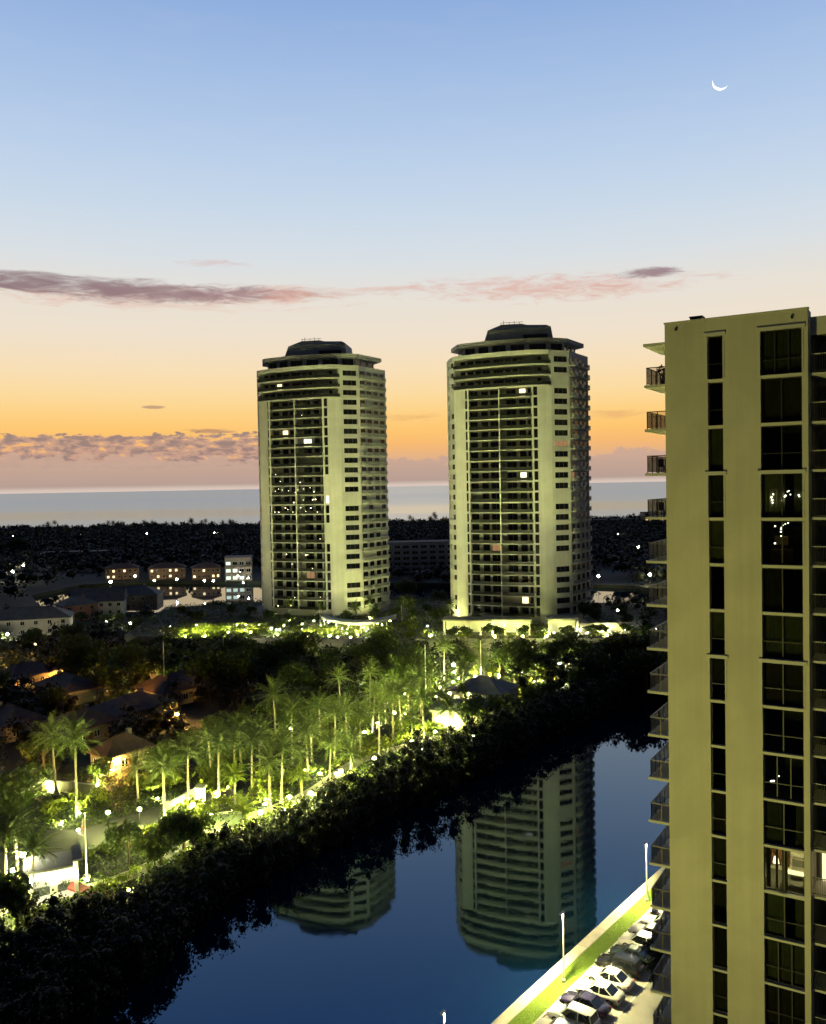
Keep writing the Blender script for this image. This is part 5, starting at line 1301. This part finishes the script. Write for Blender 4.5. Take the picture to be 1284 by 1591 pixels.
def lamp(kind, px_, py_, z=1.5, lab=None, sc=1.0):
    pr = LP[kind]; h = {'white': 4.2, 'lime': 3.2, 'amber': 2.2, 'far': 5.0, 'cool': 4.2}[kind] * sc
    p = ground(px_, py_, z + h); p.z = z
    labs = {'white': 'white globe street lamp among the trees', 'lime': 'garden lamp glowing yellow-green among the planting', 'amber': 'amber lamp between the tiled houses', 'far': 'far lamp shining small from the wood', 'cool': 'cool white globe lamp by the lagoon'}
    if kind not in LU:
        LU.add(kind); o = pr; o.location = p; o.scale = (sc,) * 3
    else: o = copy_tree(pr, p, 0, sc)
    o['label'] = lab or labs[kind]; o['group'] = kind + ' lamps'; return o
for q_ in [(203, 968), (243, 960), (328, 965), (12, 985), (116, 1007), (403, 1024), (608, 995), (640, 997), (187, 1155), (430, 1026), (560, 1055), (36, 1328), (960, 948)]: lamp('white', *q_)
for q_ in [(545, 990), (525, 990), (435, 978), (390, 982), (355, 982), (470, 985)]: lamp('white', q_[0], q_[1], DZ - .0, 'white globe lamp at the front edge of the podium deck', .45)
lamp('white', 938, 965, 1.5, 'bright street lamp at the end of the podium', 1.2); lamp('white', 870, 1032, 1.5, 'bright white lamp low among the trees near the canal bend', 1.0); lamp('white', 740, 1052, 1.5, 'brightest lamp over the lit columns of the pavilion', 1.1)
lamp('white', 705, 1033); lamp('white', 165, 850 + 115)
for q_ in [(217, 1257), (168, 1262), (450, 1238), (483, 1232), (530, 1198), (582, 1178), (640, 1152), (697, 1152), (730, 1075), (760, 1062), (775, 1050), (917, 1038), (963, 1016), (300, 1250), (405, 1262), (655, 1165), (810, 1045), (20, 1352), (5, 1385), (745, 1098)]: lamp('lime', *q_)
for q_ in [(118, 1042), (102, 1047), (252, 1063), (262, 1062), (172, 1048), (77, 1072), (6, 1203), (240, 1080), (200, 1092), (5, 1040), (45, 1035), (180, 1185), (275, 1110), (55, 1000)]: lamp('amber', *q_)
for q_ in [(20, 832), (125, 830), (228, 829), (333, 828), (172, 904), (960, 830), (992, 850), (20, 888), (35, 868), (36, 878), (930, 895), (1010, 893)]: lamp('far', *q_)
for q_ in [(240, 902), (275, 900), (318, 902), (332, 902), (370, 895), (378, 905), (386, 898), (210, 895)]: lamp('cool' if q_[0] > 340 else 'far', q_[0], q_[1], 1.5, 'lamp on the lagoon shore' if q_[0] < 340 else None, .8)
# ground uplights
ul = thing('garden_uplight', 'x', 'uplight')
part('can', MB().tube([(0, 0, -.15), (0, 0, .22)], [.12, .17], 10).mesh('can', M['darkmetal']), ul)
part('lens', MB().tube([(0, 0, .222), (0, 0, .26)], [.16, .15], 10).mesh('lens', emat('uplight_lens', LIME, 8500)), ul)
first = True
def up(px_, py_, z=1.5, sc=1.0, lab='small uplight at a palm foot on the far bank', grp='palm uplights'):
    global first
    p = ground(px_, py_, z)
    if first: first = False; o = ul; o.location = p; o.scale = (sc,) * 3
    else: o = copy_tree(ul, p, 0, sc)
    o['label'] = lab; o['group'] = grp
for i, a in enumerate(PAL[:27]):
    if i < 4 or i == 26: up(a[0] + rnd.uniform(-5, 5), a[1] + rnd.uniform(2, 5))
    elif i % 2 == 0: up(a[0] + rnd.uniform(-14, 14), a[1] - rnd.uniform(8, 16), sc=1.25)
for q_ in [(136, 1370), (122, 1292), (95, 1282), (200, 1386), (300, 1326), (365, 1286), (455, 1252), (545, 1208), (690, 1168), (735, 1145)]: up(*q_, lab='small uplight in the planting of the far bank', grp='planting uplights')
_r = random.Random(77)
for i in range(34):
    p = uv(_r.uniform(66, 172), _r.uniform(93, 126)); o = copy_tree(ul, Vector((p.x, p.y, 1.5)), 0, _r.uniform(.9, 1.5)); o['label'] = 'small uplight under the garden trees'; o['group'] = 'tree uplights'
for i in range(14):
    p = uv(_r.uniform(130, 182), _r.uniform(98, 122)); o = copy_tree(ul, Vector((p.x, p.y, 1.5)), 0, _r.uniform(1.0, 1.5)); o['label'] = 'small uplight near the pavilion'; o['group'] = 'pavilion uplights'
for i in range(16):  # uplights added to brighten the dark trees before the podium
    o = copy_tree(ul, Vector((_r.uniform(-70, 60), _r.uniform(186, 206), 1.5)), 0, _r.uniform(.9, 1.3)); o['label'] = 'added small uplight under the trees in front of the podium'; o['group'] = 'added podium tree uplights'
for i in range(24):
    x_, y_ = _r.uniform(-72, 4), 0; y_ = _r.uniform(221, 240) - x_ * .06
    o = copy_tree(LP['white'], Vector((x_, y_, DZ)), 0, .36); o['label'] = 'tiny globe lamp among the planting of the podium deck'; o['group'] = 'deck globe lamps'
for i in range(7):
    o = copy_tree(LP['white'], Vector((_r.uniform(34, 64), _r.uniform(212, 218), DZ)), 0, .36); o['label'] = 'tiny globe lamp among the planting of the podium deck'; o['group'] = 'deck globe lamps'
for a in DP: up(a[0], a[1] + 3, DZ, .8, 'small uplight at a deck palm', 'deck uplights')
for x, y in [(-60, 226.2), (-55, 226), (-50, 225.6), (-45, 225.2), (-58, 230.6), (-50, 230.2), (-43, 230), (-56, 235), (-47, 235), (-28, 223.5), (-22, 223.3), (-15, 223), (-10, 222.8), (-18, 227), (12, 218.8), (20, 217.6), (27, 217), (33, 217), (48, 216.6), (-36, 226), (4, 221)]:
    o = copy_tree(ul, Vector((x, y, DZ)), 0, 1.1); o['label'] = 'small uplight in the hedges and walls of the podium deck'; o['group'] = 'deck uplights of the hedges'

# invented flood masts, added to brighten the towers and the near apartment block
def flood(label, p, h, aim, power, col, size, blend=1.0, heads=1, dark=True):
    root = thing('added_flood_mast', label, 'flood light', p, 0, 'added flood masts')
    part('mast', MB().tube([(0, 0, -.4), (0, 0, h)], [.16, .09], 8).mesh('mast', M['palemetal']), root)
    d = (Vector(aim) - (Vector(p) + Vector((0, 0, h)))).normalized(); rot = d.to_track_quat('-Z', 'Y')
    hd = MB().box((0, 0, 0), (.5, .36, .22)); hh_ = part('lamp_head', hd.mesh('lamp_head', M['darkmetal']), root, (0, 0, h + .2)); hh_.rotation_euler = rot.to_euler()
    li = bpy.data.lights.new('flood', 'SPOT'); li.energy = power; li.color = col; li.spot_size = R(size); li.spot_blend = blend; li.shadow_soft_size = .25
    lo = obj('flood', li, root, Vector((0, 0, h + .2)) + d * .5); lo.rotation_euler = rot.to_euler(); return root
FC = (1.0, .98, .60)
flood('added tall flood mast among the trees in front of the first tower', Vector((-56, 192, 1.5)), 12, (-31, 258, 72), 31000, FC, 100)
flood('added tall flood mast near the pavilion', Vector((2, 182, 1.5)), 12, (24, 236, 70), 26000, FC, 100)
flood('added tall flood mast in front of the second tower', Vector((14, 186, 1.5)), 12, (27, 238, 70), 20000, FC, 100)
flood('added tall flood mast behind the tiled houses', Vector((-44, 198, 1.5)), 12, (-32, 258, 66), 17000, FC, 100)
NC = (1.0, .95, .24)
flood('added unseen flood mast of the near forecourt, further back', Vector((-20, 8.2, 1.42)), 9, (20, 54, 46), 38000, NC, 95)
flood('added unseen flood mast of the near forecourt beside the canal', Vector((-9.8, 19.7, 1.42)), 9, (20, 54, 40), 20000, NC, 95)
# parking lot poles
def lot_pole(label, p, h=6.4):
    root = thing('lot_lamp', label, 'street lamp', p, CAZ - math.pi / 2, 'parking lot lamps')
    part('pole', MB().tube([(0, 0, -.3), (0, 0, h)], [.085, .055], 8).mesh('pole', M['palemetal']), root)
    part('base', MB().tube([(0, 0, -.3), (0, 0, .25)], .2, 10).mesh('base', M['kerb']), root)
    part('lamp_head', MB().b2(-.09, .09, -.42, .08, h + .02, h + .10).mesh('lamp_head', M['whitemetal']), root)
    part('lamp_skirt', MB().b2(-.11, -.092, -.44, .1, h - .05, h + .08).b2(.092, .11, -.44, .1, h - .05, h + .08).b2(-.092, .092, -.44, -.422, h - .05, h + .08).mesh('lamp_skirt', M['whitemetal']), root)
    part('lens', MB().b2(-.08, .08, -.41, -.09, h + .005, h + .018).mesh('lens', emat('lot_lens', (1.0, .91, .40), 36000)), root)
lot_pole('slim lot lamp on the lawn beside the white cars', uv(69.4, 37.8, 1.5)); lot_pole('slim lot lamp on the lawn beyond the row of parked cars', uv(88.4, 37.9, 1.5)); lot_pole('slim lot lamp on the lawn whose tip just shows above the picture edge', uv(51.0, 37.8, 1.5))
# flagpole
fp = ground(135, 1364, 1.5); fg = thing('flagpole', 'white flagpole uplit from its foot beside the forecourt', 'flagpole', fp)
part('pole', MB().tube([(0, 0, -.3), (0, 0, 7.6)], [.10, .05], 8).mesh('pole', M['whitemetal']), fg); part('finial', MB().ico((0, 0, 7.7), .12, 2).mesh('finial', M['whitemetal']), fg)
part('base', MB().tube([(0, 0, -.3), (0, 0, .35)], [.5, .4], 12).mesh('base', M['kerb']), fg)
fm_ = MB(); vs = []
for i in range(9): vs += [(-.06 - .06 * i, .05 * math.sin(i * 1.3), 7.3 - .16 * i), (-.05 - .045 * i, .06 * math.sin(i * 1.3 + .6), 5.9 - .1 * i)]
fm_.add(vs, [(2 * i, 2 * i + 2, 2 * i + 3, 2 * i + 1) for i in range(8)]); part('flag', fm_.mesh('flag', mat('flag_cloth', (.35, .30, .28), .9, col2=(.35, .06, .05), vscale=3)), fg)

# ================================================================== CARS
def loft(secs, close=True):
    mb = MB(); n = len(secs[0]); vs = [v for s in secs for v in s]; fs = []
    for i in range(len(secs) - 1):
        for k in range(n): fs.append((i * n + k, i * n + (k + 1) % n, (i + 1) * n + (k + 1) % n, (i + 1) * n + k))
    fs += [tuple(range(n))[::-1], tuple(range((len(secs) - 1) * n, len(secs) * n))]
    mb.add(vs, fs); return mb
def ring(x, hw, z0, z1, bul=.9):
    r_ = min(.16, hw * .4); zm = z0 + (z1 - z0) * .5
    return [(x, -hw * bul, z0), (x, hw * bul, z0), (x, hw, z0 + .12), (x, hw * 1.0, zm), (x, hw * .97, z1 - .1), (x, hw * .86, z1), (x, -hw * .86, z1), (x, -hw * .97, z1 - .1), (x, -hw, zm), (x, -hw, z0 + .12)]
def car_proto(suv):
    """nose towards +x, wheels on z = 0"""
    L = 4.75; h1 = 1.02 if suv else .90; ht = 1.74 if suv else 1.45
    body = loft([ring(-L / 2, .72, .42, h1 - .22), ring(-L / 2 + .12, .84, .28, h1 - .02), ring(-L / 2 + .7, .92, .24, h1 + .04), ring(-.6, .93, .22, h1 + .02), ring(.75, .93, .22, h1), ring(1.5, .91, .24, h1 - .07), ring(L / 2 - .35, .86, .26, h1 - .17), ring(L / 2 - .05, .72, .34, h1 - .34), ring(L / 2, .62, .40, h1 - .44)])
    xr0, xr1 = (-2.15, 1.05) if suv else (-1.75, .95); rt0, rt1 = (-1.95, .25) if suv else (-.95, .15)
    def cabring(x, hw, z0, z1): return [(x, -hw, z0), (x, hw, z0), (x, hw * .99, z0 + .02), (x, hw * .80, z1 - .05), (x, hw * .72, z1), (x, -hw * .72, z1), (x, -hw * .80, z1 - .05), (x, -hw * .99, z0 + .02)]
    zb = h1 - .06
    cab = loft([cabring(xr0, .80, zb, zb + .06), cabring(rt0, .86, zb, ht - .05), cabring(rt0 + .3, .87, zb, ht), cabring(rt1, .87, zb, ht), cabring(rt1 + .12, .86, zb, ht - .05), cabring(xr1, .80, zb, zb + .06)])
    roof = loft([[(rt0 - .03, y, ht - .075) for y in (-.60, .60)] + [(rt0 - .03, y, ht - .055) for y in (.60, -.60)], [(rt0 + .3, y, ht - .05) for y in (-.70, .70)] + [(rt0 + .3, y, ht + .025) for y in (.60, -.60)],
                 [(rt1, y, ht - .05) for y in (-.70, .70)] + [(rt1, y, ht + .025) for y in (.60, -.60)], [(rt1 + .14, y, ht - .085) for y in (-.60, .60)] + [(rt1 + .14, y, ht - .045) for y in (.58, -.58)]])
    pil = MB()
    for s in (-1, 1):
        for (xa, xb) in ((xr0 + .05, rt0 + .05), (xr1 - .05, rt1 + .05)): pil.tube([(xa, s * .79, zb + .05), (xb, s * .66, ht - .05)], .045, 5)
        xm = (rt0 + rt1) / 2 + .05; pil.tube([(xm, s * .865, zb), (xm, s * .67, ht - .06)], .05, 5)
    wh = []
    for x in (-1.42, 1.40):
        for s in (-1, 1):
            t = MB().tube([(0, -.11, 0), (0, .11, 0)], .34, 18); rm_ = MB().tube([(0, s * .112, 0), (0, s * .125, 0)], .22, 12)
            wh.append((x, s * .84, t.mesh('tyre', M['tyre']), rm_.mesh('rim', M['rim'])))
    hl = [MB().box((L / 2 - .22, s * .62, h1 - .30), (.22, .34, .12)) for s in (-1, 1)]; tl = [MB().box((-L / 2 + .09, s * .68, h1 - .16), (.1, .3, .16)) for s in (-1, 1)]
    mir = [MB().box((.72, s * 1.0, h1 + .05), (.14, .2, .12)) for s in (-1, 1)]
    return body, cab, roof, pil, wh, hl, tl, mir
def car_mesh_set(suv):
    body, cab, roof, pil, wh, hl, tl, mir = car_proto(suv)
    return dict(body=body, roof=roof, pil=pil, cab=cab.mesh('cabin_glass', M['carglass']), wh=wh, hl=[b.mesh('headlight', M['clearlens']) for b in hl], tl=[b.mesh('taillight', M['redlens']) for b in tl], mir=mir)
CM = {True: car_mesh_set(True), False: car_mesh_set(False)}
def car(label, u, v, suv, paint, sc=1.0, flip=False):
    s = CM[suv]; root = thing('parked_car', label, 'car', uv(u, v, 1.43), CAZ + math.pi / 2 + rnd.uniform(-.03, .03) + (math.pi if flip else 0), 'cars parked along the lawn'); root.scale = (sc,) * 3
    bd = part('body', s['body'].mesh('body', paint, smooth=False), root)
    for p_ in bd.data.polygons: p_.use_smooth = len(p_.vertices) == 4
    part('cabin_glass', s['cab'], root); part('roof', s['roof'].mesh('roof', paint), root); part('cabin_frame', s['pil'].mesh('cabin_frame', paint), root)
    for x, y, t, r_ in s['wh']:
        w_ = part('wheel', t, root, (x, y, .34)); part('rim', r_, w_)
    for m_ in s['hl']: part('headlight', m_, root)
    for m_ in s['tl']: part('taillight', m_, root)
    for m_ in s['mir']: part('wing_mirror', m_.mesh('wing_mirror', paint), root)
def cpaint(n, c, r=.25, me=0.0): return mat('car_paint_' + n, c, r, me, spec=.6)
WH, WH2, NV, BK, GR, SV, GN = cpaint('white', (.74, .73, .70)), cpaint('pearl', (.68, .66, .60)), cpaint('navy', (.035, .03, .075)), cpaint('black', (.012, .012, .012)), cpaint('grey', (.16, .15, .13)), cpaint('silver', (.42, .41, .38), .3, .4), cpaint('green', (.03, .045, .03))
CARS = [('silver car second before the white estate with roof glass, at the row start', 59.2, False, SV), ('silver saloon at the start of the row before the white off-roader', 61.8, False, SV), ('white off-roader parked beside the navy car', 64.5, True, WH), ('dark navy saloon between two white cars', 67.0, False, NV), ('white saloon beside the navy car', 69.4, False, WH2),
        ('white saloon parked beside the black off-roader', 71.9, False, WH), ('black off-roader in the middle of the row', 74.4, True, BK), ('dark green saloon beside the black off-roader', 76.8, False, GN), ('white hatch between the dark green car and the silver grey one', 79.4, True, WH2),
        ('silver grey saloon behind the lot palm', 82.0, False, SV), ('white saloon beside the silver grey one, behind the palm', 84.5, False, WH), ('black saloon near the end of the row', 87.0, False, BK), ('white off-roader at the far end of the row', 89.6, True, WH)]
CARS.append(('white saloon after the far white off-roader, ending the row', 0, False, WH2))
for i_, (lab, u, s_, pm) in enumerate(CARS): car(lab, 59.6 + 2.42 * i_, 34.4 + rnd.uniform(-.2, .2), s_, pm, .93)

# ================================================================== MOON
def moon():
    m = bpy.data.materials.new('painted_moon_crescent'); m.use_nodes = True; N = NT(m.node_tree); L = m.node_tree.links
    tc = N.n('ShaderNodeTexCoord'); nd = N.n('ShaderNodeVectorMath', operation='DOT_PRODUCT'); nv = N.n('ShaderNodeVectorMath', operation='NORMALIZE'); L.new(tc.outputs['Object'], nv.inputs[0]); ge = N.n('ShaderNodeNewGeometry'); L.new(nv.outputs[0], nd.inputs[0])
    sd = Vector((.01, .95, -.29)).normalized(); nd.inputs[1].default_value = sd      # sunlit side painted into the emission by a mask along this direction
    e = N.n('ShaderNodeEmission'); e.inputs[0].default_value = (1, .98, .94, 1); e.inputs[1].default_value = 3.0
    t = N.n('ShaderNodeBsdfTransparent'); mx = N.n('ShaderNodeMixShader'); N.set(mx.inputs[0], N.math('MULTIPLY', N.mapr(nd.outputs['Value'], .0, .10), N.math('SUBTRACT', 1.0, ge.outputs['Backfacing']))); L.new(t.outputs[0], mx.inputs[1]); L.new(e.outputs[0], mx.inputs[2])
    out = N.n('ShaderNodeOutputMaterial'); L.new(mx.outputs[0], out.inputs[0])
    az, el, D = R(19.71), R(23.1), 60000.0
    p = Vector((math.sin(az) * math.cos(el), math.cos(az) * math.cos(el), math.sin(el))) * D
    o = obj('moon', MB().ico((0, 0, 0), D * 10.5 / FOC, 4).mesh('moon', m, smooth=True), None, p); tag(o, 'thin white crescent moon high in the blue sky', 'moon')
moon()
